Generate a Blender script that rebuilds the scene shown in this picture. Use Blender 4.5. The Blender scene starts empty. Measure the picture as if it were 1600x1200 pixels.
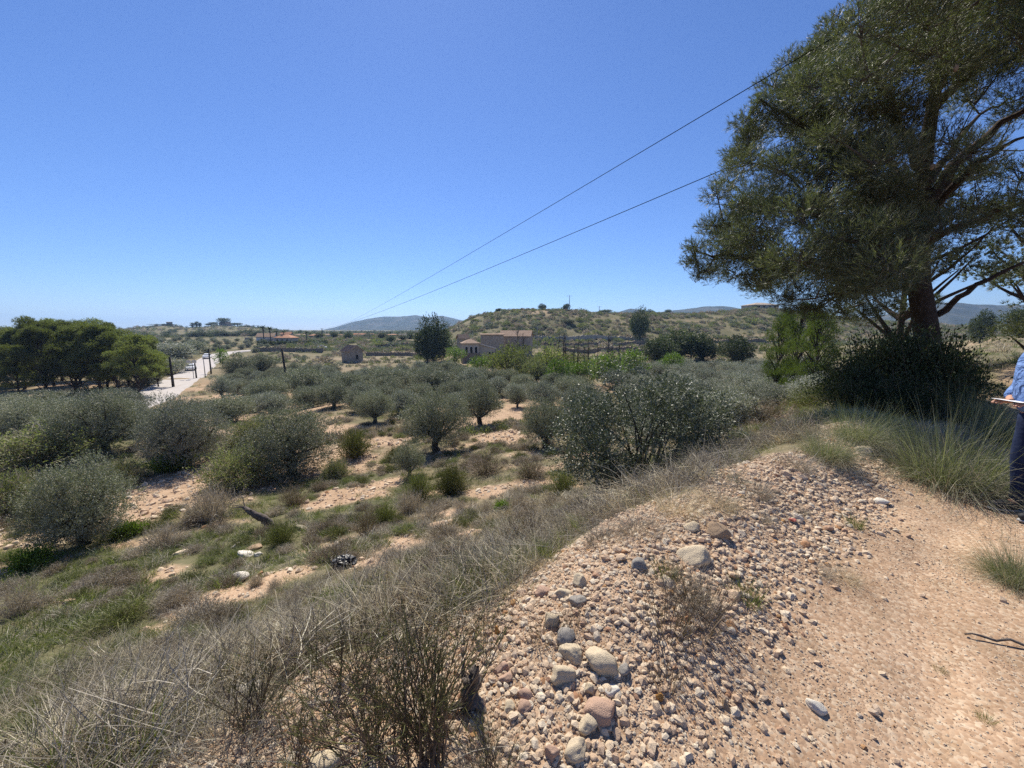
import bpy, math, random
import numpy as np
rng = np.random.default_rng(11)
random.seed(5)
scene = bpy.context.scene
COL = scene.collection

# ------------------------------------------------------------------ camera, sky, sun, exposure
EYE = 1.6
PITCH = math.radians(8.06)
FPX = 600.0
cam_d = bpy.data.cameras.new('camera'); cam = bpy.data.objects.new('camera', cam_d); COL.objects.link(cam)
cam_d.sensor_width = 36.0; cam_d.lens = 36.0 * FPX / 1600.0
cam_d.clip_start = 0.05; cam_d.clip_end = 20000
cam.location = (0, 0, EYE); cam.rotation_euler = (math.pi / 2 - PITCH, 0, 0)
scene.camera = cam

SUN_AZ = math.radians(-14.0)      # measured from +y towards +x
SUN_EL = math.radians(51.0)
world = bpy.data.worlds.new('World'); scene.world = world; world.use_nodes = True
wn = world.node_tree.nodes; wl = world.node_tree.links
bg = wn['Background']
skyt = wn.new('ShaderNodeTexSky'); skyt.sky_type = 'NISHITA'; skyt.sun_disc = False
skyt.sun_elevation = SUN_EL; skyt.sun_rotation = SUN_AZ
skyt.altitude = 600; skyt.air_density = 1.05; skyt.dust_density = 0.12; skyt.ozone_density = 10.0
tint = wn.new('ShaderNodeMix'); tint.data_type = 'RGBA'; tint.blend_type = 'MULTIPLY'; tint.inputs[0].default_value = 1.0
tint.inputs[7].default_value = (0.97, 0.97, 1.12, 1)
wl.new(skyt.outputs[0], tint.inputs[6]); wl.new(tint.outputs[2], bg.inputs[0]); bg.inputs[1].default_value = 0.073
sun_d = bpy.data.lights.new('sun', 'SUN'); sun = bpy.data.objects.new('sun', sun_d); COL.objects.link(sun)
sun_d.energy = 4.6; sun_d.angle = math.radians(0.53); sun_d.color = (1.0, 0.93, 0.81)
sun.rotation_euler = (math.pi / 2 - SUN_EL, 0, math.pi - SUN_AZ)
sun.location = (-20, 60, 80)
scene.view_settings.view_transform = 'Standard'; scene.view_settings.look = 'None'
scene.view_settings.gamma = 1.0; scene.view_settings.use_curve_mapping = False
scene.view_settings.exposure = 0.70
scene.cycles.max_bounces = 6; scene.cycles.diffuse_bounces = 3; scene.cycles.glossy_bounces = 2
scene.cycles.transmission_bounces = 3; scene.cycles.transparent_max_bounces = 6; scene.cycles.volume_bounces = 0
scene.cycles.use_denoising = False

# ------------------------------------------------------------------ numeric helpers
def hash2(ix, iy, seed):
    ix = ix.astype(np.int64); iy = iy.astype(np.int64)
    h = (ix * 374761393 + iy * 668265263 + seed * 1442695041) & 0xffffffff
    h = ((h ^ (h >> 13)) * 1274126177) & 0xffffffff
    h = h ^ (h >> 16)
    return (h & 0xffffff) / float(0x1000000)

def vnoise(x, y, seed=0):
    x = np.asarray(x, float); y = np.asarray(y, float)
    ix = np.floor(x); iy = np.floor(y); fx = x - ix; fy = y - iy
    fx = fx * fx * (3 - 2 * fx); fy = fy * fy * (3 - 2 * fy)
    a = hash2(ix, iy, seed); b = hash2(ix + 1, iy, seed); c = hash2(ix, iy + 1, seed); d = hash2(ix + 1, iy + 1, seed)
    return (a + (b - a) * fx) * (1 - fy) + (c + (d - c) * fx) * fy

def fbm(x, y, seed=0, oct=4):
    s = 0; a = 0.5; t = 0
    for i in range(oct):
        s = s + a * vnoise(np.asarray(x) * 2 ** i, np.asarray(y) * 2 ** i, seed + i * 7); t += a; a *= 0.5
    return s / t - 0.5

def sm(a, b, x):
    t = np.clip((np.asarray(x, float) - a) / (b - a), 0, 1); return t * t * (3 - 2 * t)

CP, SP = math.cos(PITCH), math.sin(PITCH)
def ray(px, py):
    u = px - 800.0; v = 600.0 - py
    return u, FPX * CP + v * SP, v * CP - FPX * SP
def P(px, py, depth):
    a, b, c = ray(px, py); k = depth / b
    return np.array([a * k, depth, EYE + c * k])
def to_px(p):
    x, y, z = p[0], p[1], p[2] - EYE
    f = y * CP - z * SP; up = y * SP + z * CP
    return 800 + FPX * x / f, 600 - FPX * up / f

# ------------------------------------------------------------------ terrain
ND = np.array([-0.6, 0.8]); TD = np.array([0.8, 0.6])
def sdist(x, y):
    return -0.6 * x + 0.8 * (y - 2.2)
HILL_PX = [420, 600, 690, 705, 740, 780, 820, 850, 900, 950, 1000, 1060, 1120, 1165, 1200, 1240, 1300, 1400, 1500, 1600, 1800]
HILL_PY = [528, 528, 524, 514, 496, 487, 484.5, 485, 487.5, 491, 491, 492, 490, 484, 483, 489, 497, 505, 512, 514, 516]
HILL_U = [(p - 800) / 600.0 for p in HILL_PX]
HILL_Z = [EYE + (515 - q) / 600.0 * 220 for q in HILL_PY]
LH_PX = [-400, 0, 150, 200, 240, 262, 280, 305, 330, 350, 380, 410, 440, 470, 500, 540]
LH_PY = [512, 514, 516, 515, 511, 508, 511, 513, 511, 509, 511, 513, 517, 520, 523, 526]
LH_U = [(p - 800) / 600.0 for p in LH_PX]
LH_Z = [EYE + (515 - q) / 600.0 * 480 for q in LH_PY]
ROAD = None
def height0(x, y):
    x = np.asarray(x, float); y = np.asarray(y, float)
    r = np.hypot(x, y)
    s = sdist(x, y) + 0.55 * fbm(x / 3.0, y / 3.0, 3, 3)
    t = 0.8 * x + 0.6 * (y - 2.2)
    sp = np.where(s > 0, s, 0.0)
    bank = -6.1 * (1 - np.exp(-sp / 9.0)) * sm(-0.6, 2.0, s + 0.2)
    z = bank
    # low berm of dumped stones along the edge of the path
    z = z + 0.27 * np.exp(-((s + 0.42) / 0.62) ** 2) * sm(-1.2, 0.6, t) * (1 - sm(6.0, 8.5, t))
    z = z - 0.10 * sm(1.0, 3.5, -s) * (1 - sm(10, 20, r))
    # faint wheel ruts and trodden hollows on the path
    z = z - (0.028 * np.exp(-((s + 1.75) / 0.16) ** 2) + 0.024 * np.exp(-((s + 3.1) / 0.18) ** 2)) * (0.5 + vnoise(x / 0.7, y / 0.7, 61)) * (1 - sm(14, 20, r))
    z = z + 0.022 * fbm(x / 0.35, y / 0.35, 62, 3) * sm(0.9, 1.4, -s) * (1 - sm(8, 14, r))
    # undulation
    amp = sm(1.5, 12, s) * 0.9 + 0.05
    z = z + amp * fbm(x / 9.0, y / 9.0, 21, 3) * 1.0
    z = z + 0.10 * fbm(x / 1.1, y / 1.1, 31, 3) * (0.35 + sm(0, 2, s)) * (1 - sm(25, 60, r))
    # terrace step in the middle of the slope
    z = z - 0.45 * (sm(6.2, 6.9, s + 0.8 * fbm(x / 4, y / 4, 51, 2)) - sm(4.0, 9.5, s))
    # valley deepens to the road and pines, then rises far away
    z = z - 1.7 * sm(-8, -32, x) * sm(25, 50, y) * (1 - sm(140, 260, r)) 
    far = sm(85, 260, r)
    z = z + 2.3 * far * sm(0, 6, s)
    z = z + 3.0 * sm(300, 1500, r) * sm(0, 6, s)
    # bank to the right of the path
    z = z + 1.25 * np.exp(-(((x - 15.2) / 3.4) ** 2 + ((y - 9.0) / 2.6) ** 2))
    # mid hill and left hill
    u = np.where(y > 1, x / np.maximum(y, 1), 9.0)
    hz = np.interp(u, HILL_U, HILL_Z)
    b = sm(150, 222, y) * (1 - 0.8 * sm(235, 420, y)) * sm(-0.9, -0.1, u + 0.6) 
    z = np.where(y > 120, z + (np.maximum(hz, z) - z) * b, z)
    hz2 = np.interp(u, LH_U, LH_Z)
    b2 = sm(330, 480, y) * (1 - 0.7 * sm(500, 800, y)) * (1 - sm(-0.5, -0.42, u))
    z = np.where(y > 200, z + (np.maximum(hz2, z) - z) * b2, z)
    z = z + 1.2 * fbm(x / 25.0, y / 25.0, 77, 4) * sm(140, 200, y)
    # cultivated steps on the middle ground
    st = sm(92, 110, y) * (1 - sm(165, 185, y)) * sm(-0.6, -0.45, u)
    zz = z / 1.1; stp = (np.floor(zz) + sm(0.75, 1.0, zz - np.floor(zz))) * 1.1
    z = z + (stp - z) * st
    return z

def G(px, py, tmax=900.0):
    a, b, c = ray(px, py); n = math.sqrt(a * a + b * b + c * c); a, b, c = a / n, b / n, c / n
    ts = np.geomspace(0.8, tmax, 2600)
    X = a * ts; Y = b * ts; Z = EYE + c * ts
    d = Z - height0(X, Y)
    i = np.argmax(d < 0)
    if d[i] >= 0: i = len(ts) - 1
    k = d[i - 1] / (d[i - 1] - d[i] + 1e-9); t = ts[i - 1] + (ts[i] - ts[i - 1]) * k
    return np.array([a * t, b * t, float(height0(a * t, b * t))])

def hgt(x, y): return float(height0(np.array([x]), np.array([y]))[0])

# ------------------------------------------------------------------ mesh helpers
class Acc:
    def __init__(s): s.V = []; s.Q = []; s.T = []; s.n = 0; s.mq = []; s.mt = []
    def add(s, V, Q=None, T=None, m=0):
        V = np.asarray(V, float).reshape(-1, 3)
        if Q is not None and len(Q):
            Q = np.asarray(Q, np.int64); s.Q.append(Q + s.n); s.mq.append(np.full(len(Q), m))
        if T is not None and len(T):
            T = np.asarray(T, np.int64); s.T.append(T + s.n); s.mt.append(np.full(len(T), m))
        s.V.append(V); s.n += len(V)
    def build(s, name, mats, smooth=False):
        V = np.concatenate(s.V) if s.V else np.zeros((0, 3))
        Q = np.concatenate(s.Q) if s.Q else np.zeros((0, 4), int)
        T = np.concatenate(s.T) if s.T else np.zeros((0, 3), int)
        me = bpy.data.meshes.new(name)
        me.vertices.add(len(V)); me.vertices.foreach_set('co', V.astype(np.float32).ravel())
        nl = len(Q) * 4 + len(T) * 3; me.loops.add(nl)
        me.loops.foreach_set('vertex_index', np.concatenate([Q.ravel(), T.ravel()]).astype(np.int32))
        me.polygons.add(len(Q) + len(T))
        st = np.concatenate([np.arange(len(Q)) * 4, len(Q) * 4 + np.arange(len(T)) * 3]).astype(np.int32)
        me.polygons.foreach_set('loop_start', st)
        mi = np.concatenate([np.concatenate(s.mq) if s.mq else np.zeros(0), np.concatenate(s.mt) if s.mt else np.zeros(0)]).astype(np.int32)
        if not isinstance(mats, (list, tuple)): mats = [mats]
        for m in mats: me.materials.append(m)
        me.polygons.foreach_set('material_index', mi)
        me.polygons.foreach_set('use_smooth', np.full(len(Q) + len(T), bool(smooth)))
        me.update(calc_edges=True)
        return me

def norm(a): return a / (np.linalg.norm(a, axis=-1, keepdims=True) + 1e-9)
def rdir(n): return norm(rng.normal(size=(n, 3)))

def tube(acc, pts, rad, k=6, m=0, cap=False, jitter=0.0):
    pts = np.asarray(pts, float); rad = np.asarray(rad, float); n = len(pts)
    tg = norm(np.gradient(pts, axis=0))
    ref = np.array([0.31, 0.17, 0.93]) if abs(tg[:, 2]).mean() < 0.8 else np.array([0.95, 0.27, 0.1])
    a = norm(np.cross(tg, ref)); b = np.cross(tg, a)
    ang = np.arange(k) * 2 * math.pi / k
    R = rad[:, None] * (1 + jitter * rng.normal(size=(n, k)))
    V = pts[:, None, :] + R[..., None] * (np.cos(ang)[None, :, None] * a[:, None, :] + np.sin(ang)[None, :, None] * b[:, None, :])
    i = np.arange(n - 1)[:, None] * k; j = np.arange(k)[None, :]; j2 = (j + 1) % k
    Q = np.stack([i + j, i + j2, i + k + j2, i + k + j], -1).reshape(-1, 4)
    T = None
    V = V.reshape(-1, 3)
    if cap:
        V = np.vstack([V, pts[0], pts[-1]])
        jj = np.arange(k); T = np.concatenate([np.stack([np.full(k, n * k), (jj + 1) % k, jj], -1), np.stack([np.full(k, n * k + 1), (n - 1) * k + jj, (n - 1) * k + (jj + 1) % k], -1)])
    acc.add(V, Q, T, m)

def curve(p0, p1, n=6, bend=0.15, sag=0.0):
    p0 = np.asarray(p0, float); p1 = np.asarray(p1, float); t = np.linspace(0, 1, n)[:, None]
    L = np.linalg.norm(p1 - p0); o = rng.normal(size=3) * bend * L
    return p0 + (p1 - p0) * t + o * (t * (1 - t)) + np.array([0, 0, -sag * L]) * (4 * t * (1 - t)) * 0.5

def leaves(acc, C, D, L, W, m=0, fold=0.0):
    n = len(C); D = norm(D); L = np.broadcast_to(L, (n,))[:, None]; W = np.broadcast_to(W, (n,))[:, None]
    S = norm(np.cross(D, rdir(n)))
    mid = C + D * L * 0.45
    V = np.stack([C, mid + S * W * 0.5, C + D * L, mid - S * W * 0.5], 1).reshape(-1, 3)
    acc.add(V, np.arange(n * 4).reshape(-1, 4), None, m)

def needles(acc, C, D, L, W, m=0):
    n = len(C); D = norm(D); L = np.broadcast_to(L, (n,))[:, None]; W = np.broadcast_to(W, (n,))[:, None]
    S = norm(np.cross(D, rdir(n)))
    V = np.stack([C - S * W * 0.5, C + S * W * 0.5, C + D * L], 1).reshape(-1, 3)
    acc.add(V, None, np.arange(n * 3).reshape(-1, 3), m)

def blades(acc, B, D0, L, W, droop, segs=3, m=0):
    """curved grass blades: base B, start direction D0, length L, width W, droop pulls the tip down and outward"""
    n = len(B); D0 = norm(D0); L = np.broadcast_to(L, (n,)); W = np.broadcast_to(W, (n,)); droop = np.broadcast_to(droop, (n,))
    S = norm(np.cross(D0, np.array([0, 0, 1.0]) + 0.9 * rdir(n)))
    Hd = D0.copy(); Hd[:, 2] = 0; Hd = norm(Hd + 0.15 * rdir(n) * np.array([1, 1, 0]))
    rows = []
    for i in range(segs + 1):
        t = i / segs
        c = B + D0 * (L * t)[:, None] + (Hd * 0.5 + np.array([0, 0, -0.75])) * (droop * L * t * t)[:, None]
        w = (W * (1.0 - 0.9 * t) * 0.5)[:, None]
        rows.append(c - S * w); rows.append(c + S * w)
    V = np.stack(rows, 1)
    k = 2 * (segs + 1); base = np.arange(n)[:, None] * k
    Q = []
    for i in range(segs):
        o = 2 * i; Q.append(np.stack([base[:, 0] + o, base[:, 0] + o + 1, base[:, 0] + o + 3, base[:, 0] + o + 2], -1))
    acc.add(V.reshape(-1, 3), np.concatenate(Q), None, m)

def box(acc, c, size, rz=0.0, m=0):
    c = np.asarray(c, float); hx, hy, hz = [q / 2 for q in size]
    V = np.array([[x, y, z] for z in (-hz, hz) for y in (-hy, hy) for x in (-hx, hx)])
    ca, sa = math.cos(rz), math.sin(rz)
    V = np.stack([V[:, 0] * ca - V[:, 1] * sa, V[:, 0] * sa + V[:, 1] * ca, V[:, 2]], -1) + c
    acc.add(V, [[0, 2, 3, 1], [4, 5, 7, 6], [0, 1, 5, 4], [1, 3, 7, 5], [3, 2, 6, 7], [2, 0, 4, 6]], None, m)

_ico = {}
def ico(sub):
    if sub not in _ico:
        import bmesh
        bm = bmesh.new(); bmesh.ops.create_icosphere(bm, subdivisions=sub, radius=1.0)
        V = np.array([v.co[:] for v in bm.verts]); F = np.array([[v.index for v in f.verts] for f in bm.faces]); bm.free()
        _ico[sub] = (V, F)
    return _ico[sub]

def rock_verts(sub, planes=11, rough=0.05, flat=(1, 1, .7)):
    V, F = ico(sub); N = rdir(planes); off = 0.58 + 0.42 * rng.random(planes)
    d = V @ N.T
    q = np.where(d > 0.05, off / np.maximum(d, 0.05), 9.0); q = np.concatenate([q, np.full((len(V), 1), 1.12)], 1)
    r = np.sum(q ** -40.0, axis=1) ** (-1 / 40.0)
    ph = rng.random(3) * 20
    r = r * (1 + rough * (np.sin(V[:, 0] * 5 + ph[0]) + np.sin(V[:, 1] * 6 + ph[1]) + np.sin(V[:, 2] * 7 + ph[2])) * 0.5 + rough * 0.4 * rng.normal(size=len(V)))
    return V * r[:, None] * np.array(flat), F

def tag(o, label=None, cat=None, group=None, kind=None):
    if label: o['label'] = label
    if cat: o['category'] = cat
    if group: o['group'] = group
    if kind: o['kind'] = kind
    return o
def link(name, me, parent=None, loc=None, rz=0.0):
    o = bpy.data.objects.new(name, me); COL.objects.link(o)
    if parent is not None: o.parent = parent
    if loc is not None: o.location = [float(q) for q in loc]
    o.rotation_euler = (0, 0, rz)
    return o
def thing(name, label, cat, loc, rz=0.0, group=None, scale=None):
    o = link(name, None, None, loc, rz); o.empty_display_size = 0.2
    if scale is not None: o.scale = scale if hasattr(scale, '__len__') else (scale,) * 3
    return tag(o, label, cat, group)
def place(name, parts, label, cat, loc, rz=0.0, scale=1.0, group=None):
    """one instance of a kind: an Empty with its own child objects, which share mesh data"""
    r = thing(name, label, cat, loc, rz, group, scale)
    for pn, me in parts: link(pn, me, r)
    return r

# ------------------------------------------------------------------ materials
def mat(name, build, rough=0.9, spec=0.2):
    m = bpy.data.materials.new(name); m.use_nodes = True
    nt = m.node_tree; b = nt.nodes['Principled BSDF']
    b.inputs['Roughness'].default_value = rough; b.inputs['Specular IOR Level'].default_value = spec
    build(nt, b); return m
def N(nt, t, **kw):
    n = nt.nodes.new(t)
    for k, v in kw.items():
        if k.startswith('i_'): n.inputs[k[2:].replace('_', ' ')].default_value = v
        else: setattr(n, k, v)
    return n
def ramp(nt, fac, stops):
    r = nt.nodes.new('ShaderNodeValToRGB'); e = r.color_ramp.elements
    while len(e) < len(stops): e.new(0.5)
    for el, (p, c) in zip(e, stops): el.position = p; el.color = (*c, 1)
    nt.links.new(fac, r.inputs[0]); return r.outputs[0]
def noise(nt, scale, detail=4, rough=0.55, coord='Object', dist=0.0):
    tc = nt.nodes.new('ShaderNodeTexCoord'); n = nt.nodes.new('ShaderNodeTexNoise')
    n.inputs['Scale'].default_value = scale; n.inputs['Detail'].default_value = detail; n.inputs['Roughness'].default_value = rough
    n.inputs['Distortion'].default_value = dist
    nt.links.new(tc.outputs[coord], n.inputs['Vector']); return n.outputs['Fac']
def mixc(nt, fac, a, b, mode='MIX'):
    n = nt.nodes.new('ShaderNodeMix'); n.data_type = 'RGBA'; n.blend_type = mode
    for sock, v in ((n.inputs[0], fac), (n.inputs[6], a), (n.inputs[7], b)):
        if hasattr(v, 'is_linked'): nt.links.new(v, sock)
        else: sock.default_value = (*v, 1) if isinstance(v, tuple) else v
    return n.outputs[2]
def math_n(nt, op, a, b=None, clamp=False):
    n = nt.nodes.new('ShaderNodeMath'); n.operation = op; n.use_clamp = clamp
    for i, v in enumerate((a, b)):
        if v is None: continue
        if hasattr(v, 'is_linked'): nt.links.new(v, n.inputs[i])
        else: n.inputs[i].default_value = v
    return n.outputs[0]
def bump(nt, b, h, strength=0.5, dist=0.02):
    n = nt.nodes.new('ShaderNodeBump'); n.inputs['Strength'].default_value = strength; n.inputs['Distance'].default_value = dist
    nt.links.new(h, n.inputs['Height']); nt.links.new(n.outputs[0], b.inputs['Normal'])
def objrand(nt): return nt.nodes.new('ShaderNodeObjectInfo').outputs['Random']
def island(nt): return nt.nodes.new('ShaderNodeNewGeometry').outputs['Random Per Island']

def leafmat(name, stops, under=None, trans=0.25, rough=0.5, spec=0.3, objvar=0.25, tint=(1.0, 1.25, 0.5)):
    """leaf: colour by leaf, a paler underside, some light let through"""
    m = bpy.data.materials.new(name); m.use_nodes = True; nt = m.node_tree; b = nt.nodes['Principled BSDF']
    b.inputs['Roughness'].default_value = rough; b.inputs['Specular IOR Level'].default_value = spec
    geo = nt.nodes.new('ShaderNodeNewGeometry')
    c = ramp(nt, geo.outputs['Random Per Island'], stops)
    if under is not None: c = mixc(nt, geo.outputs['Backfacing'], c, under)
    oi = objrand(nt); f = math_n(nt, 'MULTIPLY_ADD', oi, 2 * objvar); f.node.inputs[2].default_value = 1 - objvar
    c = mixc(nt, 1.0, c, f, 'MULTIPLY')
    nt.links.new(c, b.inputs['Base Color'])
    tr = nt.nodes.new('ShaderNodeBsdfTranslucent')
    c2 = mixc(nt, 1.0, c, tint, 'MULTIPLY'); nt.links.new(c2, tr.inputs[0])
    mx = nt.nodes.new('ShaderNodeMixShader'); mx.inputs[0].default_value = trans
    nt.links.new(b.outputs[0], mx.inputs[1]); nt.links.new(tr.outputs[0], mx.inputs[2])
    nt.links.new(mx.outputs[0], nt.nodes['Material Output'].inputs[0])
    return m
def plain(name, col, rough=0.8, spec=0.3, var=0.12, scale=6.0, bmp=0.0, metallic=0.0):
    def f(nt, b):
        lo = tuple(q * (1 - var) for q in col); hi = tuple(min(1, q * (1 + var)) for q in col)
        n = noise(nt, scale, 5)
        nt.links.new(ramp(nt, n, [(0.3, lo), (0.7, hi)]), b.inputs['Base Color'])
        b.inputs['Metallic'].default_value = metallic
        if bmp: bump(nt, b, n, bmp, 0.03)
    return mat(name, f, rough, spec)

# ------------------------------------------------------------------ bare-earth zones
HAZE = 0.00017
PATCH = []   # x, y, rx, ry, weight
for px, py, rx, ry in [(250, 772, 1.5, 1.9), (215, 800, 1.0, 1.2), (835, 757, .9, .5), (770, 766, 1.0, .55), (715, 800, .75, .5), (690, 818, .5, .4),
                       (560, 775, 1.1, .8), (600, 757, .7, .8), (495, 790, .8, .55), (530, 770, .7, .6), (615, 862, .4, .3), (585, 880, .42, .33), (630, 845, .35, .3), (590, 925, .26, .3), (600, 900, .22, .25),
                       (380, 925, .55, .34), (430, 902, .5, .3), (310, 950, .4, .22), (465, 893, .3, .22), (540, 705, 1.2, .9), (505, 715, .6, .6),
                       (640, 622, 3, 2.2), (530, 632, 2.0, 1.6), (815, 625, 3, 2.4), (800, 650, 1.6, 1.4), (790, 683, 1.6, 1.4), (770, 690, 1.2, .8), (365, 618, 3, 2), (380, 622, 2, 1.4),
                       (700, 640, 2, 1.6), (560, 690, 1.2, 1), (70, 850, .5, .3), (100, 600, 6, 2.5), (470, 575, 3, 2), (455, 600, 2, 2)]:
    g = G(px, py); PATCH.append((g[0], g[1], rx, ry))
def zones(x, y):
    """0..1 bare stony earth, and 0..1 how green the cover is"""
    s = sdist(x, y); t = 0.8 * x + 0.6 * (y - 2.2); r = np.hypot(x, y)
    n1 = fbm(x / 0.9, y / 0.9, 101, 4); n2 = fbm(x / 5.0, y / 5.0, 102, 3)
    edge = s + 1.1 * n1 - 0.55 * (1 - sm(2.2, 4.0, r))
    plateau = (1 - sm(-0.55, -0.1, edge)) * (1 - sm(5.4, 6.3, t + 1.2 * n1)) 
    plateau = np.maximum(plateau, (1 - sm(-1.9, -1.3, edge)) * (1 - sm(14, 20, r)) * sm(-30, -29, x))
    b = plateau
    for (cx, cy, rx, ry) in PATCH:
        d = np.hypot((x - cx) / (rx * 1.3), (y - cy) / (ry * 1.3)) + 1.1 * n1
        b = np.maximum(b, (1 - sm(0.7, 1.15, d)) * (s > 0.2))
    b = np.maximum(b, sm(.10, .22, fbm(x / 1.6, y / 1.2, 106, 4)) * sm(1.0, 2.5, s) * (1 - sm(13, 19, s)) * .85)
    flat = sm(13, 19, s) * (1 - sm(75, 110, r))
    b = np.maximum(b, flat * sm(0.03, 0.14, fbm(x / 4.0, y / 4.0, 103, 4)) * 0.9)
    far = sm(100, 140, r)
    b = np.maximum(b, far * sm(0.14, 0.26, fbm(x / 28.0, y / 7.0, 104, 4)) * np.where(r > 260, .2, .5))
    green = np.clip(0.45 + 1.6 * n2 + 0.95 * sm(-2.5, -8, x) * sm(1, 6, s) * (1 - sm(14, 22, s)), 0, 1)
    green = np.maximum(green, .85 * sm(120, 170, r))
    return np.clip(b, 0, 1), green

# ------------------------------------------------------------------ ground
def f_ground(nt, b):
    at = nt.nodes.new('ShaderNodeAttribute'); at.attribute_name = 'bare'
    ag = nt.nodes.new('ShaderNodeAttribute'); ag.attribute_name = 'green'
    n_big = noise(nt, 0.55, 5, 0.6); n_mid = noise(nt, 5.0, 6, 0.65); n_fine = noise(nt, 55.0, 4, 0.7); n_far = noise(nt, 0.09, 6, 0.65)
    vor = nt.nodes.new('ShaderNodeTexVoronoi'); vor.inputs['Scale'].default_value = 60.0
    tc = nt.nodes.new('ShaderNodeTexCoord'); nt.links.new(tc.outputs['Object'], vor.inputs['Vector'])
    earth = ramp(nt, n_mid, [(0.28, (.28, .182, .108)), (0.5, (.365, .244, .154)), (0.72, (.44, .308, .204))])
    sepv = nt.nodes.new('ShaderNodeSeparateColor'); nt.links.new(vor.outputs['Color'], sepv.inputs[0])
    stone = ramp(nt, sepv.outputs[0], [(0.0, (.26, .175, .115)), (0.35, (.39, .27, .18)), (0.7, (.47, .355, .25)), (0.93, (.58, .49, .37))])
    earth = mixc(nt, 0.55, earth, stone)
    earth = mixc(nt, 1.0, earth, ramp(nt, n_big, [(0.3, (.80, .76, .72)), (0.5, (.98, .96, .95)), (0.7, (1.10, 1.08, 1.06))]), 'MULTIPLY')
    n_pat = noise(nt, 2.2, 5, 0.6, 'Object', 0.6)
    earth = mixc(nt, 1.0, earth, ramp(nt, n_pat, [(0.32, (.86, .85, .84)), (0.5, (1.0, 1.0, 1.0)), (0.68, (1.08, 1.07, 1.05))]), 'MULTIPLY')
    dry = ramp(nt, n_mid, [(0.3, (.17, .135, .085)), (0.6, (.26, .21, .135)), (0.8, (.34, .275, .18))])
    grn = ramp(nt, n_far, [(0.35, (.075, .08, .038)), (0.5, (.12, .115, .06)), (0.66, (.20, .175, .105))])
    veg = mixc(nt, ag.outputs['Fac'], dry, grn)
    fac = math_n(nt, 'ADD', at.outputs['Fac'], math_n(nt, 'MULTIPLY', math_n(nt, 'SUBTRACT', n_mid, 0.5), 0.8), True)
    nt.links.new(mixc(nt, fac, veg, earth), b.inputs['Base Color'])
    h = math_n(nt, 'ADD', math_n(nt, 'MULTIPLY', n_fine, 0.9), math_n(nt, 'SUBTRACT', 1.0, vor.outputs['Distance']))
    bump(nt, b, h, 0.32, 0.010)
M_ground = mat('ground_earth', f_ground, 0.95, 0.1)

na_front = 410
ang = np.concatenate([np.linspace(-80, 80, na_front, endpoint=False), np.linspace(80, 280, 44, endpoint=False)])
ang = np.radians(ang)
rad = np.concatenate([[0.0], np.geomspace(0.35, 4400, 430)])
A, R = np.meshgrid(ang, rad)
GX = R * np.sin(A); GY = R * np.cos(A)
GZ = height0(GX, GY)
GZ = np.where(R > 2500, GZ - (R - 2500) * 0.0022, GZ)
nr, na = A.shape
idx = np.arange(nr * na).reshape(nr, na)
Q = np.stack([idx[:-1, :], np.roll(idx[:-1, :], -1, 1), np.roll(idx[1:, :], -1, 1), idx[1:, :]], -1).reshape(-1, 4)[:, ::-1]
acc = Acc(); acc.add(np.stack([GX, GY, GZ], -1).reshape(-1, 3), Q)
me = acc.build('ground', M_ground, True)
bz, gz = zones(GX, GY)
for nm, arr in (('bare', bz), ('green', gz)):
    a_ = me.attributes.new(nm, 'FLOAT', 'POINT'); a_.data.foreach_set('value', arr.ravel().astype(np.float32))
ground = tag(link('ground', me), None, None, None, 'structure')

# ------------------------------------------------------------------ road through the valley
road_px = [(150, 645), (205, 632), (240, 618), (268, 604), (292, 590), (310, 577), (322, 566), (333, 558), (352, 551.5), (385, 548.5), (430, 546)]
rp = np.array([G(*q)[:2] for q in road_px])
tt = np.linspace(0, len(rp) - 1, 160); 
RX = np.interp(tt, np.arange(len(rp)), rp[:, 0]); RY = np.interp(tt, np.arange(len(rp)), rp[:, 1])
ker = np.ones(15) / 15
def smooth1(v):
    p = np.concatenate([np.full(7, v[0]) + (v[0] - v[7:0:-1]), v, np.full(7, v[-1]) + (v[-1] - v[-2:-9:-1])]); return np.convolve(p, ker, 'valid')
RX, RY = smooth1(RX), smooth1(RY)
tn = norm(np.stack([np.gradient(RX), np.gradient(RY)], -1)); nn = np.stack([-tn[:, 1], tn[:, 0]], -1)
RZ = smooth1(np.max(np.stack([height0(RX + nn[:, 0] * o, RY + nn[:, 1] * o) for o in (-3, -1.5, 0, 1.5, 3)]), axis=0)) + 0.10
def strip(o0, o1, dz, nm, m, kseg=4):
    rows = []
    for o in np.linspace(o0, o1, kseg + 1):
        rows.append(np.stack([RX + nn[:, 0] * o, RY + nn[:, 1] * o, RZ + dz], -1))
    V = np.stack(rows, 1); n = len(RX); w = kseg + 1
    i = np.arange(n - 1)[:, None] * w + np.arange(kseg)[None, :]
    Q = np.stack([i, i + 1, i + w + 1, i + w], -1).reshape(-1, 4)
    # skirts down to the ground on both sides
    a = Acc(); a.add(V.reshape(-1, 3), Q[:, ::-1])
    for col in (0, kseg):
        E = V[:, col]; sgn = -1 if col == 0 else 1
        L = E + np.stack([nn[:, 0] * 0.9 * sgn, nn[:, 1] * 0.9 * sgn, np.full(n, -0.7)], -1)
        W = np.stack([E, L], 1).reshape(-1, 3); k = np.arange(n - 1) * 2
        a.add(W, np.stack([k, k + 1, k + 3, k + 2], -1))
    return link(nm, a.build(nm, m, False))
def f_road(nt, b):
    n = noise(nt, 0.8, 6, 0.6); nt.links.new(ramp(nt, n, [(0.3, (.38, .345, .32)), (0.7, (.48, .445, .42))]), b.inputs['Base Color'])
M_road = mat('pale_road_concrete', f_road, 0.9, 0.2)
tag(strip(-2.6, 2.6, 0, 'road', M_road), kind='structure')
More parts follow.
